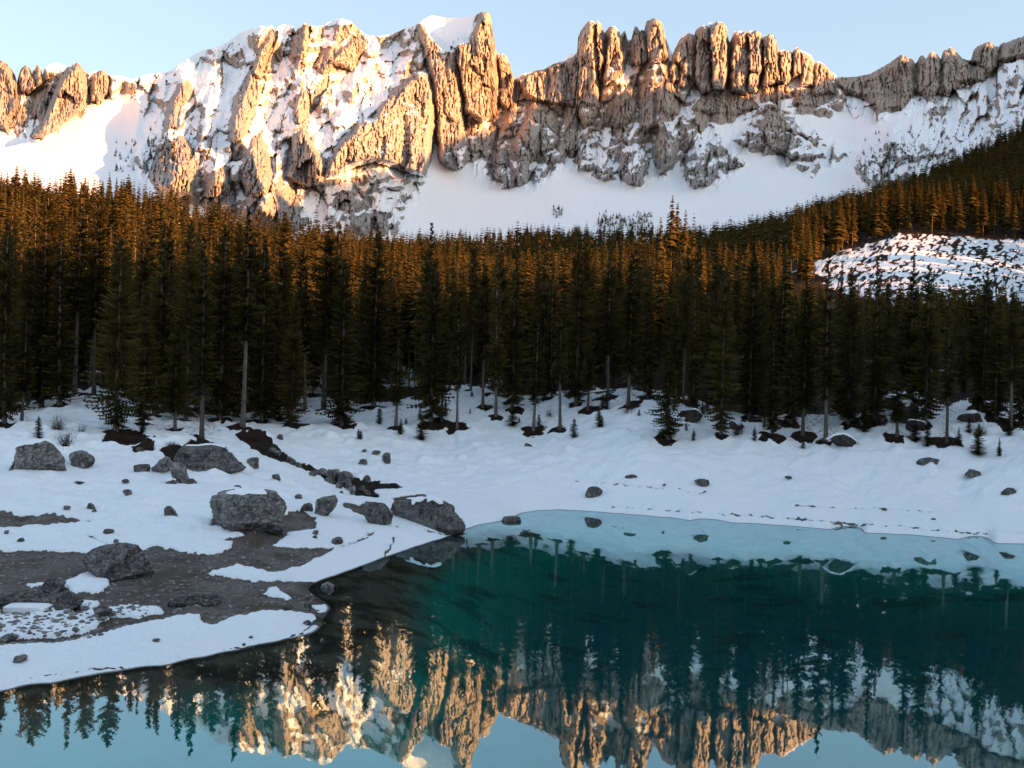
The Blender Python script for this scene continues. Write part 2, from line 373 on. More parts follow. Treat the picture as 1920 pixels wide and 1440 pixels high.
def ground_hit(px, py, Y0=None):
    """where the ray through a photograph pixel meets the ground"""
    d = ray(px, py)
    Ys = np.exp(np.linspace(math.log(38), math.log(1500), 900))
    h = CAMZ + d[2] * Ys - gz(d[0] * Ys, Ys)
    k = np.nonzero(h < 0)[0]
    k = k[k > 0]
    if len(k) == 0: return np.array([d[0] * 150, 150, gz(d[0] * 150, 150)[0]])
    i = k[0]; t = h[i - 1] / (h[i - 1] - h[i] + 1e-9); Y = Ys[i - 1] + t * (Ys[i] - Ys[i - 1])
    return np.array([d[0] * Y, Y, CAMZ + d[2] * Y])

# ----------------------------------------------------------------- spruces: where they stand
rng = random.Random(5); nr = np.random.RandomState(5)
# base pixel, top pixel, kind: f = full crown to the ground, b = bare lower trunk, g = grey dead lower branches, t = thin
FRONT = [(78, 748, 352, 'b'), (40, 800, 585, 'g'), (8, 802, 420, 'f'), (112, 765, 425, 'f'), (140, 742, 345, 'b'), (176, 745, 372, 'b'), (217, 815, 447, 'f'), (268, 800, 540, 'f'), (328, 812, 612, 'g'),
         (378, 826, 440, 'g'), (455, 806, 392, 'b'), (412, 790, 425, 'f'), (348, 792, 415, 'f'), (290, 785, 432, 'f'), (490, 795, 455, 'f'), (545, 800, 552, 'f'), (515, 790, 500, 'f'), (572, 772, 505, 'b'), (640, 800, 488, 'f'), (607, 770, 420, 'b'), (700, 768, 430, 'f'),
         (742, 806, 640, 'g'), (808, 800, 494, 'f'), (828, 795, 550, 'g'), (857, 805, 545, 't'), (905, 768, 498, 'b'), (930, 785, 470, 'g'), (960, 772, 470, 'f'), (1000, 812, 605, 'g'), (1050, 806, 545, 't'),
         (1102, 772, 622, 'g'), (1080, 762, 455, 'f'), (1178, 765, 475, 'g'), (1252, 826, 640, 'f'), (1140, 750, 470, 'b'), (1215, 750, 500, 'f'), (1300, 780, 500, 'f'), (1352, 822, 505, 'f'), (1405, 790, 470, 'f'), (1448, 824, 588, 'f'), (1505, 822, 528, 'g'),
         (1548, 832, 470, 'g'), (1482, 800, 560, 'f'), (1590, 800, 505, 'f'), (1682, 826, 690, 'g'), (1640, 790, 480, 'f'), (1735, 800, 500, 'f'), (1775, 832, 545, 'g'), (1825, 770, 590, 'b'), (1868, 790, 560, 'f'), (1895, 806, 548, 'b'), (1912, 800, 580, 'f'), (1708, 775, 480, 'f'), (1840, 775, 505, 'f')]
trees = []                     # x, y, z, height, kind, front?
for px, py, pt, kd in FRONT:
    p = ground_hit(px, py); h = (py - pt) * p[1] / F
    trees.append((p[0], p[1], p[2], h, kd, True))
TREELINE = [(-300, 800), (0, 790), (60, 775), (120, 752), (200, 745), (280, 770), (330, 790), (420, 800), (480, 790), (540, 780), (640, 775), (720, 775), (800, 770), (850, 745), (920, 750), (1000, 760), (1100, 748), (1200, 742), (1290, 765), (1400, 790), (1500, 800),
            (1600, 800), (1700, 775), (1780, 775), (1850, 770), (1920, 785), (2200, 790)]
_tx, _ty = zip(*TREELINE)
CLEAR = [(1505, 500), (1560, 478), (1690, 437), (1800, 442), (1920, 452), (2010, 455), (2010, 620), (1900, 610), (1700, 580), (1560, 545)]

def scatter(n, y0, y1, amax, dens_pow, seed):
    r = np.random.RandomState(seed)
    y = (y0 ** dens_pow + r.rand(n) * (y1 ** dens_pow - y0 ** dens_pow)) ** (1 / dens_pow)
    return (r.rand(n) * 2 - 1) * amax * y, y

CANOPY = [(-300, 325), (0, 325), (200, 332), (300, 348), (380, 386), (450, 392), (540, 402), (650, 408), (750, 428), (850, 424), (950, 440), (1050, 452), (1200, 452), (1310, 468), (1400, 462), (1480, 462), (1500, 500), (1940, 500), (1960, 300), (2300, 250)]
_cpx, _cpy = zip(*CANOPY)
def under_canopy(px, py, y, h, u):
    """tree height kept below the skyline of the wood"""
    return np.minimum(h, (py - np.interp(px, _cpx, _cpy) - u) * y / F)
cx_, cy_ = scatter(2200, 128, 262, .60, 2, 3)
cz_ = gz(cx_, cy_); ppx, ppy = proj(np.stack([cx_, cy_, cz_], 1))
ok = ppy < np.interp(ppx, _tx, _ty) - 3
used = [(t[0], t[1]) for t in trees]
order = np.argsort(cy_)
for i in order:
    if not ok[i] or len(trees) >= 298: continue
    if any((cx_[i] - u[0]) ** 2 + (cy_[i] - u[1]) ** 2 < (4.4 if cy_[i] < 150 else 5.2) ** 2 for u in used): continue
    gap = ((ppx[i] > 565) & (ppx[i] < 600)) or (ppx[i] > 755 and ppx[i] < 785)
    if gap and cy_[i] < 300 and rng.random() < .8: continue
    h = rng.triangular(13, 36, 27) if ppx[i] < 1150 else rng.triangular(12, 30, 23)
    if ppx[i] < 480: h *= 1.05
    if ppx[i] > 1480: h = max(9, min(h, (ppy[i] - (rng.uniform(530, 610) if rng.random() < .88 else 485)) * cy_[i] / F))
    near_ = cy_[i] < 178; h = max(10.0, float(under_canopy(ppx[i], ppy[i], cy_[i], max(h, rng.uniform(27, 35)) if near_ and ppx[i] < 1400 else h, rng.random() ** (2.0 if near_ else 1.25) * (70 if near_ else 120) - (30 if rng.random() < .12 else 10))))
    used.append((cx_[i], cy_[i]))
    trees.append((cx_[i], cy_[i], cz_[i], h, rng.choice('ffggbbt' if cy_[i] > 185 else 'fffffffffggb'), False))
ymax_ind = max(t[1] for t in trees)

# ----------------------------------------------------------------- ground mesh
def rows(*segs):
    out = []
    for y0, y1, n in segs: out.append(np.exp(np.linspace(math.log(y0), math.log(y1), n, endpoint=False)))
    return np.concatenate(out + [[segs[-1][1]]])
AE = 0.72
Yr = rows((12, 36, 24), (36, 90, 260), (90, 185, 210), (185, 520, 110), (520, 1900, 60)); Ac = np.linspace(-AE, AE, 820)
A_, Y_ = np.meshgrid(Ac, Yr); X_ = A_ * Y_
Z_ = gz(X_, Y_)
PX, PY = proj(np.stack([X_, Y_, Z_], -1).reshape(-1, 3)); PX = PX.reshape(X_.shape); PY = PY.reshape(X_.shape)
land = sstep(0.0, .5, Z_)
near = Y_ < 200
# bare ground and snow, measured in pixels of the photograph's view of the beach (vertical distances stretched)
BARE = [[(-80, 1040), (60, 1034), (150, 1041), (205, 1044), (255, 1034), (300, 1028), (345, 1036), (400, 1043), (438, 1029), (436, 1020), (416, 1016), (462, 1003), (395, 990), (400, 965), (530, 968), (560, 962), (594, 974), (590, 996), (540, 1002), (538, 1014), (505, 1027), (560, 1032), (625, 1030), (605, 1050), (572, 1066), (590, 1090), (640, 1100), (630, 1160), (600, 1180), (300, 1240), (0, 1290), (-80, 1300)],
        [(-80, 966), (30, 965), (90, 969), (140, 975), (188, 981), (120, 988), (40, 991), (-80, 988)],
        [(440, 815), (490, 806), (512, 832), (560, 872), (610, 886), (650, 893), (700, 903), (760, 916), (700, 922), (712, 936), (672, 932), (640, 912), (590, 893), (545, 873), (505, 858), (470, 843)],
        [(188, 828), (215, 808), (262, 812), (290, 826), (262, 836), (200, 838)], [(245, 845), (270, 832), (292, 836), (288, 848), (255, 855)],
        [(295, 846), (335, 840), (375, 826), (400, 835), (440, 858), (452, 880), (400, 893), (340, 880)],
        [(735, 935), (790, 928), (840, 950), (872, 985), (868, 998), (835, 1003), (790, 965), (745, 955)],
        [(640, 945), (700, 948), (720, 960), (690, 975), (660, 962)], [(620, 1020), (650, 1012), (690, 1000), (700, 1006), (665, 1024), (630, 1030)]]
SNOWP = [[(125, 1092), (160, 1080), (188, 1069), (208, 1092), (203, 1104), (186, 1116), (140, 1117), (125, 1108), (108, 1100)], [(40, 1103), (82, 1097), (86, 1103), (60, 1105)], [(36, 1116), (80, 1111), (72, 1121)],
         [(-80, 1152), (85, 1152), (112, 1143), (150, 1157), (148, 1131), (190, 1134), (184, 1146), (232, 1137), (302, 1143), (306, 1152), (262, 1165), (215, 1163), (190, 1172), (172, 1192), (100, 1203), (-80, 1208)],
         [(-80, 1218), (100, 1212), (180, 1195), (232, 1183), (290, 1170), (340, 1160), (374, 1157), (380, 1176), (406, 1177), (430, 1165), (500, 1150), (580, 1150), (592, 1156), (584, 1170), (606, 1183), (545, 1203), (400, 1232), (300, 1256), (150, 1276), (0, 1304), (-80, 1322)],
         [(494, 1114), (516, 1106), (548, 1126), (540, 1131), (506, 1122)], [(584, 1137), (612, 1132), (624, 1142), (600, 1152)], [(580, 1113), (598, 1111), (606, 1117), (590, 1119)],
         [(386, 1079), (450, 1064), (515, 1079), (572, 1062), (612, 1042), (632, 1030), (512, 1026), (545, 1004), (592, 997), (660, 985), (700, 1008), (820, 1000), (840, 1008), (770, 1034), (720, 1048), (660, 1071), (600, 1089), (560, 1093), (480, 1093)]]
CRACK = [[(1150, 952), (1300, 962), (1500, 976), (1640, 986)], [(1560, 984), (1700, 990), (1800, 1000), (1940, 1004)], [(1080, 905), (1200, 915), (1330, 925)], [(1480, 950), (1600, 955), (1760, 962)], [(605, 1160), (585, 1172), (560, 1190), (500, 1210), (420, 1218)], [(840, 1003), (790, 998), (740, 990)], [(640, 1030), (675, 1018), (700, 1001)], [(165, 1008), (190, 1020), (205, 1026), (215, 1040)], [(720, 1046), (735, 1020), (742, 1010)], [(260, 1252), (170, 1255), (60, 1272)], [(0, 1158), (50, 1154), (90, 1150)]]
VS = 2.2
nx_, ny_ = PX[near], PY[near] * VS
jx = nx_ + 5 * noise2(nx_ / 18, ny_ / 18); jy = ny_ + 6 * noise2(nx_ / 15 + 40, ny_ / 15)
bsd = np.full(nx_.shape, -60.0)
for p in BARE: bsd = np.maximum(bsd, poly_sd_box(jx, jy, [(a, b * VS) for a, b in p], 60))
ssd = np.full(nx_.shape, -60.0)
for p in SNOWP: ssd = np.maximum(ssd, poly_sd_box(jx, jy, [(a, b * VS) for a, b in p], 60))
v = np.maximum(-bsd, ssd)                     # > 0: snow lies there
crk = np.full(nx_.shape, 50.0)
for p in CRACK: crk = np.minimum(crk, seg_dist(jx, jy, [(a, b * VS) for a, b in p]))
v = np.minimum(v, (crk - 2.0 + 2.6 * noise2(nx_ / 9, ny_ / 9)) * 1.2)
snow = np.full(X_.shape, 1.2); snow[near] = np.clip(v / 7.0, -2.2, 2.2)
soil = np.zeros(X_.shape); sb = np.full(nx_.shape, -60.0)
for p in BARE[2:6]: sb = np.maximum(sb, poly_sd_box(jx, jy, [(a, b * VS) for a, b in p], 40))
soil[near] = sstep(-6, 4, sb)
# stony mixed snow on the low beach
beach = np.zeros(X_.shape); beach[near] = sstep(-25, 5, poly_sd_box(nx_, ny_, [(a, b * VS) for a, b in [(-80, 1150), (300, 1140), (180, 1200), (-80, 1222)]], 60))
snow -= beach * np.clip(1.5 * (ridged(X_ / 1.1, Y_ / 1.1, 3) - .15), 0, 2) * (snow > -.5)
# wells of bare soil round the trunks; needle litter under the forest
treexy = np.array([(t[0], t[1]) for t in trees]); wl = np.full(X_.shape, 99.0)
for (tx, ty, tz, th, kd, fr) in trees:
    if ty > 205: continue
    rr = rng.uniform(1.2, 2.3) if fr else rng.uniform(.5, 1.9)
    i0, i1 = np.searchsorted(Yr, [ty - 6, ty + 6]); j0, j1 = np.searchsorted(Ac, [(tx - 6) / ty, (tx + 6) / ty])
    sub = (slice(i0, i1), slice(j0, j1))
    wl[sub] = np.minimum(wl[sub], np.hypot(X_[sub] - tx - rng.uniform(-.8, .8), (Y_[sub] - ty) * .9) / rr)
wn = wl + .8 * fbm(X_ / 1.9, Y_ / 1.9, 4)
snow = np.where(wl < 3, np.minimum(snow, (wn - .95) * 2.6), snow)
soil = np.maximum(soil, sstep(1.6, 1.0, wn))
inn = np.clip((np.interp(PX, _tx, _ty) - PY) / 26.0, 0, 1) * (Y_ > 120)
ff = fbm(X_ / 14 + 3, Y_ / 14, 4)
gapm = sstep(45, 15, np.abs(PX - 585)) + sstep(110, 60, np.abs(PX - 790)) * sstep(740, 725, PY) * .9 + sstep(22, 8, np.abs(PX - 925))
forest_snow = (ff - .42 + .75 * np.clip(gapm, 0, 1) * (PY > 600)) * 2.2
csd = np.full(X_.shape, -60.0); mC = (Y_ > 300) & (Y_ < 620)
csd[mC] = poly_sd_box(PX[mC], PY[mC], CLEAR, 60)
clr = sstep(-6, 6, csd)
brush = (ridged(PX / 15 + PY / 40, PY / 8, 3) + .25 * fbm(PX / 90, PY / 30, 2)); clsnow = (.60 - brush) * 2.6
fs = forest_snow * (1 - clr) + clsnow * clr
snow = snow * (1 - inn) + np.minimum(fs, 1.2) * inn
soil = np.maximum(soil, inn)
# relief
rough = (1 - inn * .3)
Z_ = Z_ + land * rough * (.45 * fbm(X_ / 8, Y_ / 8, 4) * sstep(.5, 3, Z_) + .50 * fbm(X_ / 2.4, Y_ / 2.4, 4) * sstep(.4, 3, Z_) + .05 * fbm(X_ / 1.1, Y_ / 1.1, 3))
Z_ += land * (Y_ > 100) * sstep(1, 4, Z_) * (1.15 * np.maximum(0, noise2(X_ / 2.3, Y_ / 2.9) - .1) ** 1.2 * np.clip(.5 + 1.5 * noise2(X_ / 17, Y_ / 13), 0, 1))             # drifts and humps
Z_ += inn * (Y_ < 260) * .9 * np.maximum(0, fbm(X_ / 9 + 7, Y_ / 9, 3)) * 1.6
Z_ += land * near * .30 * sstep(-.3, .45, snow) * (Y_ < 130)                                                   # the thickness of the snow sheet
Z_ += land * near * .10 * np.maximum(0, noise2(X_ / .5, Y_ / .5)) * sstep(.1, -.4, snow)
Z_ += np.where(wl < 2, .35 * sstep(2.0, .4, wl), 0)
Z_ += (Z_ < -.2) * .10 * fbm(X_ / 1.2, Y_ / 1.2, 3)
gm = mesh_np('ground', np.stack([X_, Y_, Z_], -1).reshape(-1, 3), grid_faces(*X_.shape), MG, True, {'snow': snow, 'soil': soil, 'elev': Z_})
link('ground', gm, kind='structure')
def gz2(x, y):
    """height of the finished ground"""
    i = np.clip(np.searchsorted(Yr, y) - 1, 0, len(Yr) - 2); a = x / y; j = int(np.clip((a + AE) / (2 * AE) * (len(Ac) - 1), 0, len(Ac) - 2))
    t = (y - Yr[i]) / (Yr[i + 1] - Yr[i]); u = (a - Ac[j]) / (Ac[j + 1] - Ac[j])
    return float((Z_[i, j] * (1 - u) + Z_[i, j + 1] * u) * (1 - t) + (Z_[i + 1, j] * (1 - u) + Z_[i + 1, j + 1] * u) * t)
# water
wm = mesh_np('water', [(-95, 21, 0), (160, 21, 0), (160, 150, 0), (-95, 150, 0)], [(0, 1, 2, 3)], MW)
link('water', wm, kind='structure')

# ----------------------------------------------------------------- the country behind and beside the viewer
SUNH = np.array([math.sin(SUN_AZ), -math.cos(SUN_AZ)])
NEARCREST = [(60, -120, 60), (120, -40, 64), (170, -10, 68), (240, 20, 73), (300, 10, 80), (420, 120, 92), (700, 200, 125)]
TERM = [(250, 520, 1600, 2600), (430, 372, 1640, 2550), (540, 330, 1760, 2500), (700, 306, 1960, 2450), (800, 264, 2120, 2400), (880, 226, 2230, 2350), (960, 200, 2330, 2300), (1100, 160, 2390, 2200), (1330, 160, 2400, 2000), (1450, 152, 2420, 1950),
        (1500, 134, 2480, 1900), (1560, 126, 2520, 1850), (1690, 109, 2520, 1750), (1780, 94, 2520, 1700), (2000, 60, 2500, 1500)]       # foot of the sunlight on the mountain, and how far off its ridge lies
BIGCREST = [tuple(at(a, b, y) + np.array([*(SUNH * t), t * math.tan(SUN_EL)])) for a, b, y, t in TERM]
BIGCREST.insert(0, (1690, 0, 520)); BIGCREST.insert(1, (BIGCREST[1][0] + 20, BIGCREST[1][1] - 230, 480))
def crest(x, y, pts, w):
    best = np.zeros(x.shape)
    for (x0, y0, z0), (x1, y1, z1) in zip(pts[:-1], pts[1:]):
        vx, vy = x1 - x0, y1 - y0; l = vx * vx + vy * vy
        t = np.clip(((x - x0) * vx + (y - y0) * vy) / l, 0, 1)
        d = np.hypot(x - x0 - t * vx, y - y0 - t * vy); zc = z0 + t * (z1 - z0)
        best = np.maximum(best, zc * np.clip(1 - d / (w * (.4 + .6 * zc / max(p[2] for p in pts))), 0, 1))
    return best
th = np.linspace(math.atan(AE), 2 * math.pi - math.atan(AE), 240); rr = np.exp(np.linspace(math.log(6), math.log(5200), 150))
TH, RR = np.meshgrid(th, rr); XB = RR * np.sin(TH); YB = RR * np.cos(TH)
ca = math.cos(math.atan(AE))
zl = gz(np.full(rr.shape, -AE) * np.clip(rr * ca, 12, 1900), np.clip(rr * ca, 12, 1900)); zr = gz(np.full(rr.shape, AE) * np.clip(rr * ca, 12, 1900), np.clip(rr * ca, 12, 1900))
back = 12.5 + 0.05 * np.clip(RR - 30, 0, 2000) - 0.5 * np.clip(12 - RR, 0, 12) * 0
wr = sstep(th[0] + .9, th[0], TH); wlft = sstep(th[-1] - .9, th[-1], TH)
ZB = back * (1 - wr - wlft) + wr * zr[:, None] + wlft * zl[:, None]
far_w = 1 - sstep(th[0] + .12, th[0], TH)
ZB = np.maximum(ZB, far_w * crest(XB, YB, NEARCREST, 150)); ZB = np.maximum(ZB, far_w * crest(XB, YB, BIGCREST, 700) + 12 * fbm(XB / 120, YB / 120, 3) * (RR > 600))
tsn = .3 + fbm(XB / 60, YB / 60, 3) * 2
tm = mesh_np('terrain', np.stack([XB, YB, ZB], -1).reshape(-1, 3), grid_faces(*XB.shape), MG, True, {'snow': tsn, 'soil': np.ones(XB.shape), 'elev': np.full(XB.shape, 5.0)})
link('terrain', tm, kind='structure')

# ----------------------------------------------------------------- the mountain
SKY = [(-260, 130), (-160, 96), (-80, 100), (-30, 108), (0, 113), (10, 116), (20, 128), (28, 140), (32, 154), (35, 140), (40, 128), (48, 122), (55, 126), (60, 138), (64, 128), (70, 121), (76, 128), (80, 140), (84, 127), (90, 122), (98, 121), (105, 118), (115, 120), (125, 124), (132, 126), (138, 120), (146, 117), (152, 124), (158, 133), (165, 138), (175, 134), (185, 133), (195, 132), (202, 140), (210, 143), (225, 141), (238, 146), (246, 149), (258, 145), (275, 140), (300, 136), (318, 134), (335, 122), (350, 112), (365, 102), (380, 94), (400, 90), (415, 85), (428, 78), (440, 68), (448, 62), (460, 58), (472, 52), (478, 56), (486, 49), (492, 48), (500, 52), (510, 47), (516, 57), (522, 50), (533, 46), (546, 47), (552, 55), (555, 60), (560, 48), (570, 43), (583, 48), (597, 50), (613, 43), (630, 37), (643, 35), (657, 40), (670, 52), (683, 63), (693, 67), (713, 68), (740, 62), (760, 53), (783, 45), (797, 35), (810, 29), (827, 32), (843, 33), (867, 33), (887, 30), (897, 26), (903, 22), (917, 23), (920, 33), (923, 57), (928, 80), (933, 102), (943, 100), (950, 107), (957, 123), (962, 140), (965, 150), (968, 146), (973, 142), (987, 137), (1000, 133), (1020, 130), (1033, 122), (1047, 115), (1060, 113), (1070, 100), (1078, 103), (1082, 97), (1084, 70), (1090, 55), (1103, 40), (1112, 39), (1115, 44), (1120, 38), (1128, 47), (1133, 63), (1140, 53), (1143, 50), (1152, 49), (1162, 60), (1164, 68), (1166, 62), (1172, 57), (1174, 64), (1177, 76), (1180, 74), (1183, 77), (1187, 60), (1190, 49), (1195, 50), (1200, 59), (1203, 55), (1208, 58), (1212, 40), (1222, 34), (1233, 36), (1243, 45), (1247, 67), (1252, 83), (1257, 93), (1261, 101), (1264, 95), (1270, 83), (1278, 68), (1287, 62), (1297, 62), (1302, 66), (1305, 53), (1317, 47), (1323, 49), (1330, 43), (1343, 41), (1357, 42), (1363, 52), (1366, 74), (1368, 79), (1373, 68), (1378, 59), (1390, 58), (1400, 62), (1407, 58), (1418, 57), (1427, 63), (1430, 73), (1433, 65), (1443, 64), (1453, 68), (1457, 83), (1460, 97), (1465, 93), (1477, 95), (1485, 99), (1490, 92), (1495, 88), (1502, 95), (1510, 98), (1520, 103), (1527, 116), (1537, 115), (1547, 122), (1557, 133), (1570, 143), (1583, 145), (1600, 144), (1618, 141), (1633, 138), (1649, 128), (1668, 117), (1688, 102), (1699, 107), (1711, 111), (1717, 120), (1725, 105), (1731, 103), (1736, 111), (1742, 101), (1750, 96), (1758, 103), (1764, 111), (1768, 97), (1775, 90), (1785, 89), (1793, 97), (1804, 109), (1814, 113), (1820, 113), (1826, 93), (1838, 82), (1859, 78), (1865, 88), (1882, 80), (1898, 74), (1920, 67), (1990, 45), (2080, 30), (2200, 60)]
sx, sy = map(np.array, zip(*SKY))
YBASE = [(-200, 330, 1650), (-200, 240, 1900), (-200, 100, 2150), (0, 400, 1560), (0, 330, 1680), (0, 240, 1960), (0, 115, 2150), (130, 330, 1680), (130, 250, 1960), (130, 120, 2150), (250, 330, 1680), (250, 240, 2020), (250, 148, 2250), (350, 380, 1600), (350, 260, 1800), (370, 180, 2080), (370, 100, 2350), (500, 420, 1600), (500, 330, 1700), (500, 200, 2020), (500, 50, 2330),
         (640, 430, 1700), (620, 350, 1830), (640, 250, 1960), (640, 150, 2200), (640, 40, 2400), (740, 420, 1800), (740, 330, 1960), (720, 230, 2050), (740, 120, 2330), (740, 62, 2450), (850, 440, 1850), (850, 350, 2090), (830, 280, 2200), (860, 120, 2290), (860, 33, 2400), (920, 300, 2240), (910, 100, 2310), (908, 24, 2340), (965, 260, 2330), (965, 152, 2430),
         (1000, 440, 1850), (1000, 350, 2140), (1000, 250, 2300), (1020, 132, 2450), (1110, 440, 1850), (1110, 330, 2200), (1100, 240, 2360), (1110, 40, 2450), (1180, 240, 2330), (1190, 130, 2430), (1190, 60, 2480), (1230, 440, 1850), (1230, 340, 2180), (1230, 240, 2300), (1230, 130, 2420), (1230, 36, 2460), (1340, 440, 1850), (1340, 350, 2130), (1340, 260, 2300), (1340, 170, 2430), (1340, 42, 2490),
         (1450, 420, 1900), (1450, 320, 2200), (1450, 220, 2350), (1450, 160, 2460), (1450, 66, 2500), (1560, 400, 1950), (1560, 300, 2250), (1560, 200, 2480), (1560, 140, 2580), (1650, 380, 1950), (1650, 320, 2080), (1680, 250, 2200), (1660, 200, 2450), (1690, 104, 2550), (1800, 340, 2000), (1800, 250, 2230), (1800, 160, 2460), (1790, 95, 2550), (1920, 300, 1900), (1920, 200, 2200), (1920, 68, 2500), (2150, 300, 1900), (2150, 150, 2200), (2150, 40, 2450),
         (300, 480, 1480), (700, 500, 1650), (1100, 500, 1680), (1500, 490, 1700), (1900, 480, 1650), (-200, 480, 1450), (2150, 480, 1650)]
yb = np.array(YBASE, float); ytps = TPS(np.stack([yb[:, 0] / 300, yb[:, 1] / 300], 1), yb[:, 2], 2e-3)
pxs = np.arange(-240, 2181, 2.0); NV = 250
vv = np.linspace(0, 1, NV) ** 0.93
topy = np.interp(pxs, sx, sy); boty = np.full(pxs.shape, 485.0)
MX = np.broadcast_to(pxs, (NV, len(pxs))).copy(); MY = boty + (topy - boty) * vv[:, None]
D = ytps(np.stack([MX.ravel() / 300, MY.ravel() / 300], 1)).reshape(MX.shape)
wx = MX + 7 * fbm(MX / 40, MY / 40, 3); wy = MY + 7 * fbm(MX / 40 + 50, MY / 40, 3)
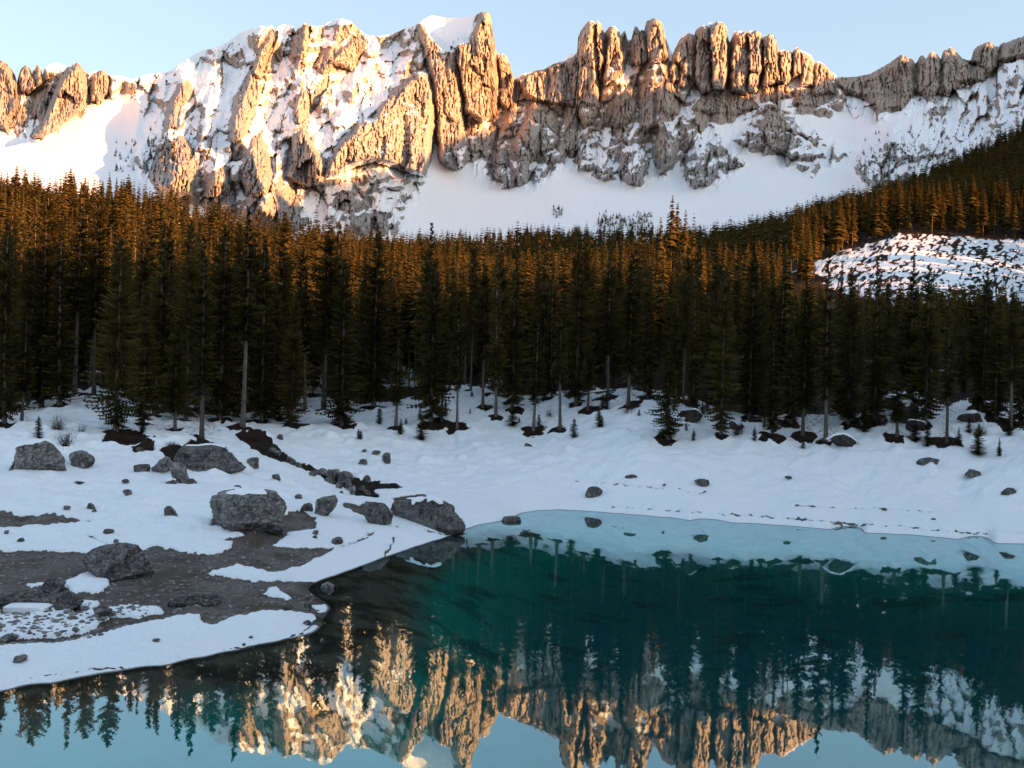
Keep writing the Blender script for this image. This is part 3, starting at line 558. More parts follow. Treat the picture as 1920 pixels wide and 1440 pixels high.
# towers and walls: (outline, metres it stands out, rounding in pixels)
TOWER = [([(-40, 105), (0, 110), (18, 128), (32, 152), (35, 200), (22, 222), (12, 246), (-10, 235), (-40, 200)], 70, 14), ([(35, 135), (48, 120), (60, 138), (66, 168), (50, 178), (38, 172)], 45, 8), ([(62, 150), (70, 121), (80, 140), (80, 160), (66, 165)], 30, 7),
         ([(60, 256), (78, 222), (92, 200), (112, 150), (124, 128), (146, 117), (160, 136), (166, 188), (152, 212), (112, 238), (80, 258)], 85, 14), ([(168, 190), (174, 140), (195, 130), (206, 150), (205, 172), (188, 192)], 50, 10), ([(58, 222), (66, 180), (86, 165), (88, 185), (72, 218)], 40, 8), ([(38, 232), (46, 200), (52, 205), (52, 228)], 30, 6),
         # left massif pillars
         ([(308, 245), (318, 190), (336, 162), (356, 160), (360, 180), (338, 200), (332, 240)], 60, 12), ([(282, 325), (300, 280), (335, 252), (352, 262), (366, 310), (362, 365), (330, 370), (292, 350)], 70, 14), ([(378, 385), (390, 330), (420, 315), (436, 345), (440, 395), (400, 400)], 55, 12),
         ([(430, 250), (440, 190), (468, 132), (480, 145), (478, 200), (462, 250), (440, 270)], 60, 12), ([(452, 330), (470, 260), (490, 250), (508, 300), (512, 350), (488, 370), (460, 365)], 70, 12), ([(472, 140), (488, 90), (510, 60), (514, 76), (498, 120), (490, 150)], 50, 9), ([(535, 330), (548, 260), (570, 235), (582, 260), (606, 300), (608, 345), (575, 350), (545, 340)], 70, 12),
         ([(550, 225), (555, 190), (568, 165), (580, 180), (578, 215), (560, 235)], 45, 9), ([(545, 110), (552, 70), (575, 48), (580, 75), (566, 110)], 40, 8), ([(620, 118), (640, 90), (675, 70), (688, 80), (672, 110), (660, 132), (640, 125)], 50, 9), ([(590, 125), (605, 95), (620, 92), (632, 118), (610, 140)], 35, 8),
         # the big lit wall and the main tower
         ([(606, 335), (615, 300), (640, 262), (668, 232), (700, 222), (716, 192), (748, 158), (790, 132), (806, 140), (812, 175), (816, 240), (806, 295), (795, 330), (770, 325), (735, 312), (700, 302), (650, 318)], 85, 14), ([(752, 165), (792, 132), (806, 140), (814, 210), (798, 330), (770, 322), (762, 240)], 40, 12),
         ([(784, 46), (800, 52), (832, 84), (852, 92), (862, 150), (868, 200), (872, 260), (880, 300), (852, 320), (824, 296), (816, 230), (810, 150), (798, 110)], 75, 13), ([(838, 85), (880, 66), (896, 40), (903, 22), (917, 23), (921, 57), (930, 95), (934, 150), (936, 190), (925, 215), (905, 230), (888, 222), (870, 210), (858, 140)], 80, 14), ([(930, 110), (943, 99), (957, 123), (966, 150), (966, 190), (950, 205), (935, 190)], 50, 11),
         ([(893, 40), (903, 22), (918, 22), (924, 70), (912, 110), (894, 100)], 30, 9), ([(872, 270), (880, 215), (905, 225), (900, 290), (885, 305)], 40, 9),
         ([(918, 300), (950, 262), (975, 255), (990, 290), (988, 340), (955, 352), (925, 330)], 60, 12), ([(940, 350), (955, 300), (968, 300), (965, 350)], 35, 7), ([(955, 300), (970, 250), (990, 245), (992, 330), (975, 345)], 40, 8),
         # rock band east of the gap
         ([(966, 150), (1000, 134), (1042, 118), (1060, 114), (1078, 104), (1085, 140), (1075, 200), (1040, 195), (1010, 190), (985, 180)], 45, 10), ([(1030, 200), (1030, 125), (1048, 116), (1055, 170), (1052, 215)], 35, 8), ([(978, 250), (990, 195), (1020, 190), (1040, 205), (1050, 270), (1020, 285), (1000, 300)], 45, 12), ([(1058, 280), (1062, 200), (1075, 185), (1085, 220), (1090, 275), (1072, 293)], 45, 9),
         # Latemar-like towers
         ([(1084, 70), (1094, 50), (1104, 39), (1116, 42), (1118, 80), (1122, 140), (1124, 200), (1110, 230), (1096, 240), (1080, 212), (1072, 160), (1080, 120)], 85, 13), ([(1113, 44), (1121, 38), (1132, 60), (1134, 110), (1126, 155), (1118, 120)], 70, 8), ([(1130, 150), (1134, 90), (1142, 50), (1153, 49), (1163, 70), (1170, 108), (1168, 130), (1150, 150), (1138, 158)], 85, 11),
         ([(1163, 80), (1172, 57), (1178, 100), (1172, 125)], 25, 5), ([(1183, 120), (1187, 60), (1193, 49), (1201, 70), (1202, 120)], 45, 6), ([(1193, 118), (1203, 55), (1212, 90), (1212, 116)], 60, 6), ([(1210, 112), (1211, 42), (1222, 34), (1234, 36), (1244, 46), (1248, 80), (1252, 108), (1236, 116)], 75, 11),
         ([(1262, 108), (1276, 70), (1290, 62), (1304, 66), (1302, 110), (1300, 150), (1285, 142)], 45, 10), ([(1300, 150), (1303, 60), (1317, 46), (1328, 48), (1332, 100), (1334, 170), (1316, 176)], 65, 9), ([(1328, 50), (1343, 41), (1358, 42), (1365, 60), (1366, 100), (1364, 150), (1358, 170), (1336, 165), (1332, 110)], 95, 11),
         ([(1370, 170), (1372, 75), (1378, 59), (1400, 60), (1404, 120), (1400, 178)], 65, 10), ([(1400, 170), (1402, 62), (1418, 57), (1429, 70), (1430, 120), (1426, 150), (1416, 172)], 85, 9), ([(1430, 160), (1430, 72), (1442, 64), (1454, 70), (1460, 110), (1462, 150), (1446, 160)], 80, 9), ([(1462, 150), (1461, 96), (1474, 93), (1485, 100), (1484, 140), (1474, 158)], 55, 7), ([(1486, 145), (1489, 92), (1500, 92), (1502, 140)], 50, 6), ([(1500, 160), (1502, 96), (1518, 103), (1526, 118), (1524, 160)], 45, 8), ([(1524, 180), (1527, 116), (1545, 120), (1560, 138), (1562, 175)], 40, 9),
         ([(1256, 130), (1264, 106), (1272, 106), (1274, 150), (1262, 156)], 40, 6), ([(1274, 160), (1276, 130), (1286, 130), (1290, 160), (1282, 168)], 35, 6),
         # lower buttresses
         ([(1150, 240), (1160, 190), (1180, 160), (1196, 165), (1190, 210), (1170, 235)], 45, 9), ([(1200, 235), (1200, 165), (1218, 150), (1228, 180), (1226, 230), (1212, 250)], 50, 9), ([(1230, 210), (1235, 165), (1262, 155), (1275, 185), (1270, 215), (1250, 215)], 45, 9), ([(1076, 300), (1095, 268), (1110, 260), (1118, 300), (1110, 318), (1090, 316)], 50, 9), ([(1118, 330), (1122, 290), (1140, 280), (1146, 320), (1138, 340)], 45, 8), ([(1160, 330), (1165, 280), (1200, 270), (1208, 320), (1195, 345), (1172, 342)], 50, 10), ([(1226, 290), (1235, 250), (1262, 235), (1278, 260), (1262, 300), (1240, 305)], 55, 11),
         ([(1278, 330), (1285, 290), (1310, 262), (1335, 275), (1348, 320), (1335, 345), (1300, 352)], 60, 11), ([(1355, 310), (1362, 285), (1388, 290), (1392, 308), (1370, 318)], 35, 8), ([(1376, 262), (1400, 238), (1430, 245), (1435, 275), (1400, 275)], 50, 9), ([(1420, 240), (1440, 205), (1475, 215), (1500, 250), (1540, 290), (1520, 306), (1480, 296), (1440, 275)], 60, 12),
         ([(1300, 205), (1320, 178), (1400, 180), (1420, 200), (1380, 215), (1330, 212)], 35, 8), ([(1425, 190), (1432, 162), (1480, 162), (1484, 180), (1450, 188)], 35, 7), ([(1490, 195), (1494, 165), (1530, 165), (1556, 185), (1530, 200)], 35, 8),
         ([(1568, 150), (1620, 142), (1650, 130), (1690, 103), (1715, 115), (1720, 165), (1692, 205), (1650, 212), (1620, 185), (1580, 175)], 45, 14), ([(1717, 170), (1722, 110), (1750, 96), (1764, 112), (1762, 165), (1742, 188)], 50, 10), ([(1762, 160), (1767, 98), (1785, 89), (1806, 112), (1848, 130), (1846, 150), (1800, 158), (1780, 178)], 50, 12), ([(1822, 114), (1830, 88), (1858, 78), (1872, 92), (1868, 125), (1852, 142), (1838, 128)], 45, 10), ([(1868, 115), (1880, 84), (1920, 68), (1990, 45), (2080, 32), (2080, 80), (1960, 100), (1900, 112)], 45, 12),
         ([(1602, 312), (1615, 285), (1660, 260), (1692, 245), (1722, 258), (1718, 295), (1680, 318), (1645, 352), (1618, 340)], 45, 14), ([(1738, 235), (1745, 205), (1775, 205), (1780, 225), (1760, 238)], 25, 8), ([(1845, 280), (1850, 240), (1890, 235), (1895, 262), (1870, 285)], 25, 9),
         ([(620, 385), (640, 362), (690, 370), (695, 388), (650, 400)], 28, 9), ([(660, 420), (690, 398), (732, 404), (720, 425), (680, 440)], 28, 9), ([(500, 420), (515, 370), (555, 368), (580, 420), (540, 440)], 40, 12)]
rockm = np.zeros(MX.shape); inf = np.zeros(MX.shape)
tx_ = wx * .5 + MX * .5 + 3.0 * fbm(MX / 9, MY / 14, 3); ty_ = wy * .5 + MY * .5 + 4.0 * fbm(MX / 8 + 30, MY / 9, 3)
for pts, h, w in TOWER:
    sd = poly_sd_box(tx_, ty_, pts, 24)
    t = np.clip((sd + 2) / w, 0, 1); prof = .8 * np.clip(t * 1.35, 0, 1) + .2 * np.sqrt(1 - (1 - t) ** 2)
    inf = inf + (1.25 if min(p[1] for p in pts) < 150 else .8) * h * prof * np.where(inf > 0, .5, 1)
    rockm = np.maximum(rockm, sstep(-6, 3, sd))
# mixed rock and snow ground (bias: below 0 more rock)
MIXED = [([(230, 150), (300, 136), (440, 66), (560, 44), (650, 34), (790, 45), (800, 130), (700, 225), (600, 350), (520, 420), (360, 380), (270, 330), (230, 300), (290, 240)], -.05), ([(580, 345), (700, 310), (800, 335), (740, 430), (600, 430)], .25), ([(965, 150), (1080, 110), (1090, 290), (1000, 350), (900, 330), (880, 290), (920, 230)], -.25),
         ([(1090, 245), (1130, 165), (1210, 118), (1275, 125), (1300, 185), (1350, 250), (1395, 300), (1345, 348), (1290, 345), (1270, 310), (1210, 345), (1120, 330), (1080, 300)], .08), ([(1290, 170), (1560, 170), (1560, 215), (1500, 210), (1400, 225), (1310, 230), (1290, 200)], -.25), ([(1370, 265), (1440, 198), (1500, 225), (1560, 270), (1600, 280), (1520, 325), (1420, 280)], 0),
         ([(1560, 145), (1700, 104), (1800, 90), (2090, 40), (2090, 230), (1900, 240), (1840, 300), (1740, 345), (1690, 330), (1640, 355), (1600, 315), (1640, 270), (1740, 200), (1640, 225), (1560, 200)], .22), ([(-80, 100), (240, 140), (230, 170), (150, 220), (70, 262), (-80, 240)], .1)]
mixm = np.zeros(MX.shape); bias = np.full(MX.shape, .9)
for pts, b in MIXED:
    m = sstep(-16, 14, poly_sd_box(wx, wy, pts, 24)); bias = bias * (1 - m) + b * m; mixm = np.maximum(mixm, m)
mixm = np.maximum(mixm, rockm)
D -= inf
RIDGE = [([(345, 150), (330, 190), (312, 240), (330, 300), (320, 350)], 46, 95), ([(490, 55), (478, 110), (455, 190), (442, 240), (465, 280), (490, 340), (500, 400)], 46, 110), ([(572, 50), (568, 110), (560, 170), (555, 220), (575, 260), (600, 320)], 38, 90), ([(655, 42), (640, 95), (612, 130), (590, 180)], 34, 70),
         ([(790, 55), (765, 120), (722, 190), (680, 230), (625, 300)], 48, 70), ([(410, 88), (398, 150), (385, 220), (400, 300), (410, 340)], 30, 60), ([(250, 150), (262, 200), (255, 260)], 26, 40), ([(705, 72), (690, 120), (660, 170)], 26, 45), ([(985, 140), (1000, 200), (985, 280)], 26, 40), ([(1155, 150), (1170, 220), (1185, 330)], 30, 45), ([(1240, 120), (1245, 200), (1250, 290)], 30, 45), ([(1310, 190), (1300, 260), (1318, 340)], 26, 40)]
for pts, w, h in RIDGE:
    d = seg_dist(wx, wy, pts); D -= h * np.clip(1 - d / w, 0, 1) ** 1.15
def facets(x, y, seed, tx=.9, ty=.9):
    """broken rock: cells, each a tilted plane of its own"""
    r = np.random.RandomState(seed); jx_, jy_, hc, gx, gy = (r.rand(64, 64) for _ in range(5))
    xi = np.floor(x).astype(int); yi = np.floor(y).astype(int); best = np.full(x.shape, 9.0); out = np.zeros(x.shape); sec = np.full(x.shape, 9.0)
    for a in (-1, 0, 1):
        for b in (-1, 0, 1):
            u, v_ = (xi + a) & 63, (yi + b) & 63; dx = x - (xi + a + jx_[u, v_]); dy = y - (yi + b + jy_[u, v_]); d = dx * dx + dy * dy
            val = hc[u, v_] - .5 + (gx[u, v_] - .5) * 2 * tx * dx + (gy[u, v_] - .5) * 2 * ty * dy; m = d < best
            sec = np.where(m, best, np.minimum(sec, d)); out = np.where(m, val, out); best = np.where(m, d, best)
    return out, np.sqrt(sec) - np.sqrt(best)
ux = MX + 5 * fbm(MX / 22, MY / 22, 3); uy = MY + 9 * fbm(MX / 22 + 70, MY / 30, 3)
f1, e1 = facets(ux / 26 + uy / 130, uy / 62, 1); f2, e2 = facets(ux / 11 + uy / 70, uy / 24, 2); f3, e3 = facets(ux / 4.6, uy / 17, 3)
rib = ridged(wx / 52 + MY / 300, wy / 140, 3, .5); crk = np.exp(-(noise2(wx / 13, wy / 150) / .06) ** 2) + .8 * np.exp(-(noise2(ux / 6.5 + 9, uy / 90) / .09) ** 2)
calm = 1 - .6 * sstep(.2, .9, rockm) * sstep(330, 240, MY)
D -= mixm * ((38 * rib + 20 * ridged(wx / 90 + MY / 260 + 4, wy / 260, 2)) * (1 - .6 * rockm) + 40 * f1 * (.35 + .65 * calm) + 12 * f2 * calm + 3.5 * f3 * calm + 2 * fbm(MX / 4, MY / 18, 2)) - rockm * 12 * crk - mixm * 7 * np.exp(-(e1 / .06) ** 2)
led = (uy + 16 * fbm(MX / 70, MY / 60, 3) + .10 * MX) / 21.0; fr = led - np.floor(led)
D -= mixm * np.clip(.5 + 1.2 * fbm(MX / 45 + 5, MY / 35, 2), 0, 1) * (1 - .5 * rockm) * 17 * (sstep(.6, .98, fr) - fr)          # ledges that hold the snow
D -= (1 - mixm) * (5 * fbm(MX / 60, MY / 90, 3) + 3 * fbm(MX / 25 + 3, MY / 60, 3))
led2 = (uy + 5 * fbm(MX / 30 + 11, MY / 30, 3) - .06 * MX) / 9.5; fr2 = led2 - np.floor(led2)
D -= rockm * np.clip(1.6 * fbm(MX / 24 + 8, MY / 18, 3) + .25, 0, 1) * 6 * (sstep(.7, .98, fr2) - fr2)          # thin beds in the cliffs
P3 = at(MX, MY, D)
du = np.gradient(P3, axis=1); dv = np.gradient(P3, axis=0); N = np.cross(du, dv); N /= np.linalg.norm(N, axis=-1)[..., None] + 1e-9
N *= np.sign(-N[..., 1:2] + 1e-6)
nz = N[..., 2]
def blur(a, k):
    for _ in range(k):
        a = (a + np.roll(a, 1, 0) + np.roll(a, -1, 0) + np.roll(a, 1, 1) + np.roll(a, -1, 1)) / 5
    return a
nzb = .3 * nz + .7 * blur(nz, 8)
msnow = (nzb - .46) * 2.7 + bias * 1.0 - rockm * (1.2 - 1.05 * sstep(190, 250, MY) * sstep(860, 960, MX)) + .5 * fbm(MX / 30, MY / 22, 3) * mixm
msnow = np.clip(msnow - .9 * rockm * sstep(20, 4, MY - topy), -2, 2)
# back slope so that the mountain is a body and not a sheet
backs = []
for k, (dy, dz) in enumerate(((25, -6), (90, -60), (260, -240), (700, -700))):
    q = P3[-1].copy(); q[:, 1] += dy; q[:, 0] *= 1 + dy / 2400; q[:, 2] += dz + 14 * fbm(pxs / 30, pxs * 0 + k, 2); backs.append(q)
VA = np.concatenate([P3.reshape(-1, 3), np.concatenate(backs)])
SA_ = np.concatenate([msnow.ravel(), np.full(len(pxs) * len(backs), .6)])
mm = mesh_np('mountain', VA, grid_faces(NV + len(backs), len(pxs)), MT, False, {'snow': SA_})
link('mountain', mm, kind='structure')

# ----------------------------------------------------------------- spruce meshes
def spruce(seed, H, kind):
    """one spruce of height H: trunk, live crown and dead lower branches"""
    r = random.Random(seed)
    base = {'f': .05, 'b': .36, 'g': .22, 't': .30}[kind] * r.uniform(.85, 1.2)
    R = {'f': 2.9, 'b': 2.55, 'g': 2.3, 't': 1.6}[kind] * r.uniform(.75, 1.3) * (H / 27) ** .5
    tv, tf = [], []
    n, seg = 7, 9; rad = .0066 * H + .04; bx, by = r.uniform(-.25, .25), r.uniform(-.25, .25)
    def axis(t): return (bx * math.sin(t * 2.2), by * math.sin(t * 2.6), t * H)
    for i in range(seg + 1):
        t = i / seg; c = axis(t); q = rad * (1 - t) ** .85 * (1.35 if i == 0 else 1) + .015
        for k in range(n):
            a = k / n * 2 * math.pi; tv.append((c[0] + q * math.cos(a), c[1] + q * math.sin(a), c[2] - (.5 if i == 0 else 0)))
    for i in range(seg):
        for k in range(n): tf.append((i * n + k, i * n + (k + 1) % n, (i + 1) * n + (k + 1) % n, (i + 1) * n + k))
    cv, cf, ct = [], [], []; dv, df = [], []
    def tri(a, b, c, tint): k = len(cv); cv.extend((a, b, c)); ct.extend((tint,) * 3); cf.append((k, k + 1, k + 2))
    z = base * H; lump = [r.uniform(.6, 1.2) for _ in range(14)]; pexp = r.uniform(.5, 1.05)
    while z < H * .992:
        t = z / H; s = min(.999, max(0.0, (t - base) / (1 - base)))
        prof = min(1, (1 - s) ** pexp * 1.12) * (.55 + .45 * min(1, s / .12)) * lump[int(s * 13)]
        nb = 5 if s < .85 else 4
        for k in range(nb):
            if r.random() < .10: continue
            az = r.uniform(0, 2 * math.pi); L = max(.25, R * prof * r.uniform(.68, 1.12)); c0 = axis(t); zz = z + r.uniform(-.2, .2)
            pitch = math.radians(-34 + 74 * s ** 1.4 + r.uniform(-9, 9)); dx, dy = math.cos(az), math.sin(az); px_, py_ = -dy, dx
            def sp(u):
                d = L * u * math.cos(pitch); h = L * u * math.sin(pitch) + .16 * L * u * u - .10 * L * math.sin(u * 3.1)
                return (c0[0] + dx * d, c0[1] + dy * d, zz + h)
            tint = r.random() * .7
            m = 6 if L > .9 else 4
            for j in range(m):
                u = (j + .7) / m; p = sp(u); tl = (0.20 + .34 * (1 - u)) * min(L, 1.5) * r.uniform(.7, 1.2) + .08; w = .10 + .05 * L / 2
                for sgn in (-1, 1):
                    fw = r.uniform(.25, .8) * tl; sd_ = sgn * tl * .8; dn = -tl * r.uniform(.15, .55)
                    tri((p[0] - dx * w, p[1] - dy * w, p[2] + .03), (p[0] + dx * w, p[1] + dy * w, p[2] + .03), (p[0] + dx * fw + px_ * sd_, p[1] + dy * fw + py_ * sd_, p[2] + dn), tint + r.random() * .3)
                hl = tl * r.uniform(.7, 1.25)          # hanging twigs
                tri((p[0] - dx * w, p[1] - dy * w, p[2]), (p[0] + dx * w, p[1] + dy * w, p[2]), (p[0] + px_ * r.uniform(-.15, .15), p[1] + py_ * r.uniform(-.15, .15), p[2] - hl * .8), tint * .8)
            a, b = sp(0), sp(1.06)
            tri((a[0] + px_ * .06, a[1] + py_ * .06, a[2]), (a[0] - px_ * .06, a[1] - py_ * .06, a[2]), b, tint)
        z += H * .0125 * r.uniform(.75, 1.25)
    # dead lower branches
    z = H * r.uniform(.03, .06); top = base * H * (1.25 if kind != 'f' else .9)
    step = {'f': .5, 'b': .55, 'g': .16, 't': .22}[kind]
    while z < top:
        az = r.uniform(0, 2 * math.pi); L = R * r.uniform(.3, .85) * (1 if kind == 'g' else .6); c0 = axis(z / H); dx, dy = math.cos(az), math.sin(az); pr = None
        for j in range(3):
            u0_, u1_ = j / 3, (j + 1) / 3; a = (c0[0] + dx * L * u0_, c0[1] + dy * L * u0_, z - .55 * L * u0_ ** 1.5); b = (c0[0] + dx * L * u1_, c0[1] + dy * L * u1_, z - .55 * L * u1_ ** 1.5)
            w = .035 * (1 - u0_ * .6); k = len(dv)
            dv.extend(((a[0], a[1], a[2] + w), (a[0], a[1], a[2] - w), (b[0], b[1], b[2]))); df.append((k, k + 1, k + 2))
            for sgn in (-1, 1, 0):
                tl = L * r.uniform(.15, .35); k = len(dv)
                dv.extend((b, (b[0], b[1], b[2] - .05), (b[0] - dy * sgn * tl + dx * tl * .4, b[1] + dx * sgn * tl + dy * tl * .4, b[2] - tl * r.uniform(.5, 1.2)))); df.append((k, k + 1, k + 2))
        z += step * r.uniform(.6, 1.4)
    nm = 'spruce_%s' % kind
    out = (mesh_np(nm + '_trunk', tv, tf, MBK), mesh_np(nm + '_crown', cv, cf, MND, False, {'tint': ct}), mesh_np(nm + '_dead', dv, df, MDD, False) if len(df) > 3 else None)
    return out

REF = 27.0
VAR = {k: [spruce(100 + 7 * i + ord(k), REF, k) for i in range(7 if k == 'f' else 4)] for k in 'fbgt'}
KLAB = {'f': 'full dark spruce with green boughs close to the snow, in the shore forest', 'b': 'tall spruce with a long bare lower trunk, in the shore forest',
        'g': 'spruce with grey dead twigs hanging on its lower trunk, in the shore forest', 't': 'thin narrow spruce with a slender crown, in the shore forest'}
OWN = {(217, 815): 'full spruce on the brown soil mound beside the wooden fence', (328, 812): 'short spruce with grey bare lower branches between the mound and the flat rock slab',
       (378, 826): 'spruce draped in grey dead twigs just above the flat rock slab', (78, 748): 'spruce with a pale bare trunk behind the brush-topped boulder', (455, 806): 'spruce with a pale bare trunk above the brown earth bank',
       (857, 805): 'slender spruce with a thin bare pole of a trunk, alone on the snow slope', (1252, 826): 'short bushy spruce standing forward on a dark soil patch of the far snow bank', (1548, 832): 'tall spruce with grey lower twigs beside the slanting snow-covered slab',
       (1682, 826): 'small grey-twigged spruce among dark boulders at the forest edge', (640, 800): 'narrow full spruce standing forward at the edge of the snowy hollow', (1825, 770): 'spruce with a bare pale trunk behind the snow-capped mound', (1895, 806): 'spruce with a bare pale trunk on the shoulder of the snow-capped mound',
       (742, 806): 'short grey-twigged spruce at the edge of the snowy hollow', (1448, 824): 'broad full spruce reaching the snow, set forward on the far bank', (40, 800): 'short greyish spruce above the brush-topped boulder'}
for i, (x, y, z, h, kd, fr) in enumerate(trees):
    tr, cr, dd = rng.choice(VAR[kd]); z = gz2(x, y)
    lab = KLAB[kd]
    if fr:
        key = FRONT[i][:2]; lab = OWN.get(key, lab)
    e = link('spruce_tree', None, label=lab, cat='tree', group='spruces of the shore forest', loc=(x, y, z - .1))
    s = h / REF; sw = s * rng.uniform(.72, 1.3) if not fr else max(s, .82) * rng.uniform(1.0, 1.4) * (1.12 if x < -20 else 1)
    e.scale = (sw, sw, s); e.rotation_euler = (rng.uniform(-.012, .012), rng.uniform(-.012, .012), rng.uniform(0, 6.28)); e.empty_display_size = .5
    link('trunk', tr, e); link('crown', cr, e)
    if dd: link('dead_branches', dd, e, kind='stuff')

# ----------------------------------------------------------------- forest beyond, as one mass
def lowspruce(seed, whorls, nb, bare):
    r = random.Random(seed); V, Fc, T = [], [], []; H, R = 1.0, .104
    def tri(a, b, c, t): k = len(V); V.extend((a, b, c)); T.extend((t, t, t)); Fc.append((k, k + 1, k + 2))
    for k in range(3):
        a0, a1 = k * 2.1, (k + 1) * 2.1; q = .009
        tri((q * math.cos(a0), q * math.sin(a0), -.03), (q * math.cos(a1), q * math.sin(a1), -.03), (0, 0, .9), 2.0)
    for i in range(whorls):
        s = min(.995, max(.01, (i + .5 + r.uniform(-.45, .45)) / whorls)); z = bare + (1 - bare) * s; L0 = R * (1 - s) ** .75 * 1.1 + .008
        a0 = r.uniform(0, 6.28)
        for k in range(nb):
            az = a0 + (k + r.uniform(-.3, .3)) * 2 * math.pi / nb; L = L0 * r.uniform(.5, 1.3); w = .5 * 2 * math.pi / nb * L * .75 + .004
            dx, dy = math.cos(az), math.sin(az); dz = -L * r.uniform(.35, .8) + L * s * .6; t = r.random()
            m = (dx * L * .7, dy * L * .7)
            tri((0, 0, z + .012), (m[0] - dy * w, m[1] + dx * w, z + dz * .8), (dx * L, dy * L, z + dz), t)
            tri((0, 0, z + .012), (dx * L, dy * L, z + dz), (m[0] + dy * w, m[1] - dx * w, z + dz * .8), t)
    return np.array(V), np.array(Fc), np.array(T)
LOWM = [lowspruce(i, 27, 6, [.12, .3, .45, .2][i % 4]) for i in range(9)]; LOWF = [lowspruce(50 + i, 11, 5, [.12, .3, .45][i % 3]) for i in range(4)]
def forest_mesh(name, items, lods, mat, rs):
    V, Fc, T, off = [], [], [], 0
    for (x, y, z, h, w) in items:
        v, f, t = lods[rs.randint(len(lods))]; a = rs.rand() * 6.28; c, s = math.cos(a), math.sin(a)
        q = np.stack([(v[:, 0] * c - v[:, 1] * s) * h * w + x, (v[:, 0] * s + v[:, 1] * c) * h * w + y, v[:, 2] * h + z], 1)
        V.append(q); Fc.append(f + off); T.append(np.where(t > 1.5, .9, np.clip(t * .6 + rs.rand() * .4, 0, 1))); off += len(v)
    return mesh_np(name, np.concatenate(V), np.concatenate(Fc), mat, False, {'tint': np.concatenate(T)})
rs = np.random.RandomState(9)
fx, fy = scatter(16000, ymax_ind - 15, 1330, .74, 1.35, 21)
fz = gz(fx, fy); fpx, fpy = proj(np.stack([fx, fy, fz], 1))
keep = (poly_sd(fpx, fpy, CLEAR) < 0) | (fy < 330) | (fy > 620)
keep &= ~((fy > 850) & (fpx > 560) & (fpx < 980) & (rs.rand(len(fx)) < .5)) & ~((fy > 640) & (fpx < 560)) & ~((fpx > 1100) & (fpx < 1400) & (fy > 1000) & (rs.rand(len(fx)) < .45))
hz = rs.triangular(11, 26, 33, len(fx)) * (1 + .22 * noise2(fx / 22, fy / 22))
nf_ = (fy < 640) & ((fpx < 1480) | (fpx > 1960))
hz[nf_] = under_canopy(fpx[nf_], fpy[nf_], fy[nf_], hz[nf_], rs.rand(nf_.sum()) ** 1.3 * 100 - 16); keep &= hz > 6
nc_ = (fpx > 1480) & (fpx < 1960) & (fy < 420); hz[nc_] = np.minimum(hz[nc_], (fpy[nc_] - 525 - 50 * rs.rand(nc_.sum())) * fy[nc_] / F); keep &= hz > 5.5
prof = np.full(300, -9.0); cand = []
for t in trees:
    j = int((t[0] / t[1] + .74) / 1.48 * 299); prof[max(0, j - 1):j + 2] = np.maximum(prof[max(0, j - 1):j + 2], (t[2] + t[3] * .45 - CAMZ) / t[1])
for i in np.argsort(fy):
    if not keep[i]: continue
    j = int((fx[i] / fy[i] + .74) / 1.48 * 299); q = (fz[i] + hz[i] - CAMZ) / fy[i]
    if q < prof[j] and abs(fx[i] / fy[i]) < .57: continue
    prof[j] = max(prof[j], (fz[i] + hz[i] * .55 - CAMZ) / fy[i]); cand.append(i)
mid = [(fx[i], fy[i], fz[i], hz[i], rs.uniform(.7, 1.4)) for i in cand if fy[i] < 640]; farl = [(fx[i], fy[i], fz[i] - 1, hz[i], rs.uniform(1.0, 1.5)) for i in cand if fy[i] >= 640]
for px, h in ((1237, 27), (1258, 33), (1268, 31), (1283, 29), (1299, 29), (1226, 21), (1250, 27), (1275, 25), (1290, 24)):
    y = 350 + rs.uniform(-4, 8); x = ray(px, 500)[0] * y; mid.append((x, y, float(gz(x, y)[0]), h, .75))
print('forest', len(mid), len(farl), 'trees', len(trees), ymax_ind)
fm = forest_mesh('forest', mid, LOWM, MNF, rs); link('forest', fm, label='mass of spruces climbing the slopes behind the shore trees', cat='forest', kind='stuff')
if farl:
    fm = forest_mesh('distant_forest', farl, LOWF, MNF, rs); link('distant_forest', fm, label='dark spruce forest on the far hillsides below the cliffs', cat='forest', kind='stuff')
# woods on the ridge behind the viewer, which shade the shore
items = []
for i in range(900):
    k = rs.randint(len(NEARCREST) - 1); t = rs.rand(); a, b = np.array(NEARCREST[k]), np.array(NEARCREST[k + 1]); p = a + (b - a) * t + np.array([rs.normal() * 14, rs.normal() * 14, 0])
    if p[1] > 0 and abs(p[0] / max(p[1], 1)) < .80: continue
    hh = float(crest(np.array([p[0]]), np.array([p[1]]), NEARCREST, 150)[0]); items.append((p[0], p[1], hh - 1, rs.uniform(20, 28), 1.5))
fm = forest_mesh('ridge_forest', items, LOWF, MNF, rs); link('ridge_forest', fm, label='spruce wood on the ridge above the lake', cat='forest', kind='stuff')
# scattered small trees on the mountain's lower ledges
items = []
for (x0, x1, y0, y1, n) in ((215, 330, 265, 330, 60), (280, 380, 250, 300, 30), (1035, 1055, 392, 410, 14), (1120, 1225, 404, 440, 150), (1610, 1730, 250, 350, 45), (1740, 1860, 240, 345, 40)):
    for _ in range(n):
        u, w = rs.uniform(x0, x1), rs.uniform(y0, y1); j = int((u + 240) / 2); i = int(np.argmin(np.abs(MY[:, j] - w))); p = P3[i, j]; items.append((p[0], p[1], p[2] - 1, rs.uniform(9, 17), 1.6))
fm = forest_mesh('mountain_trees', items, LOWF, MNF, rs); link('mountain_trees', fm, label='scattered small conifers on the lower mountain ledges', cat='trees', kind='stuff')

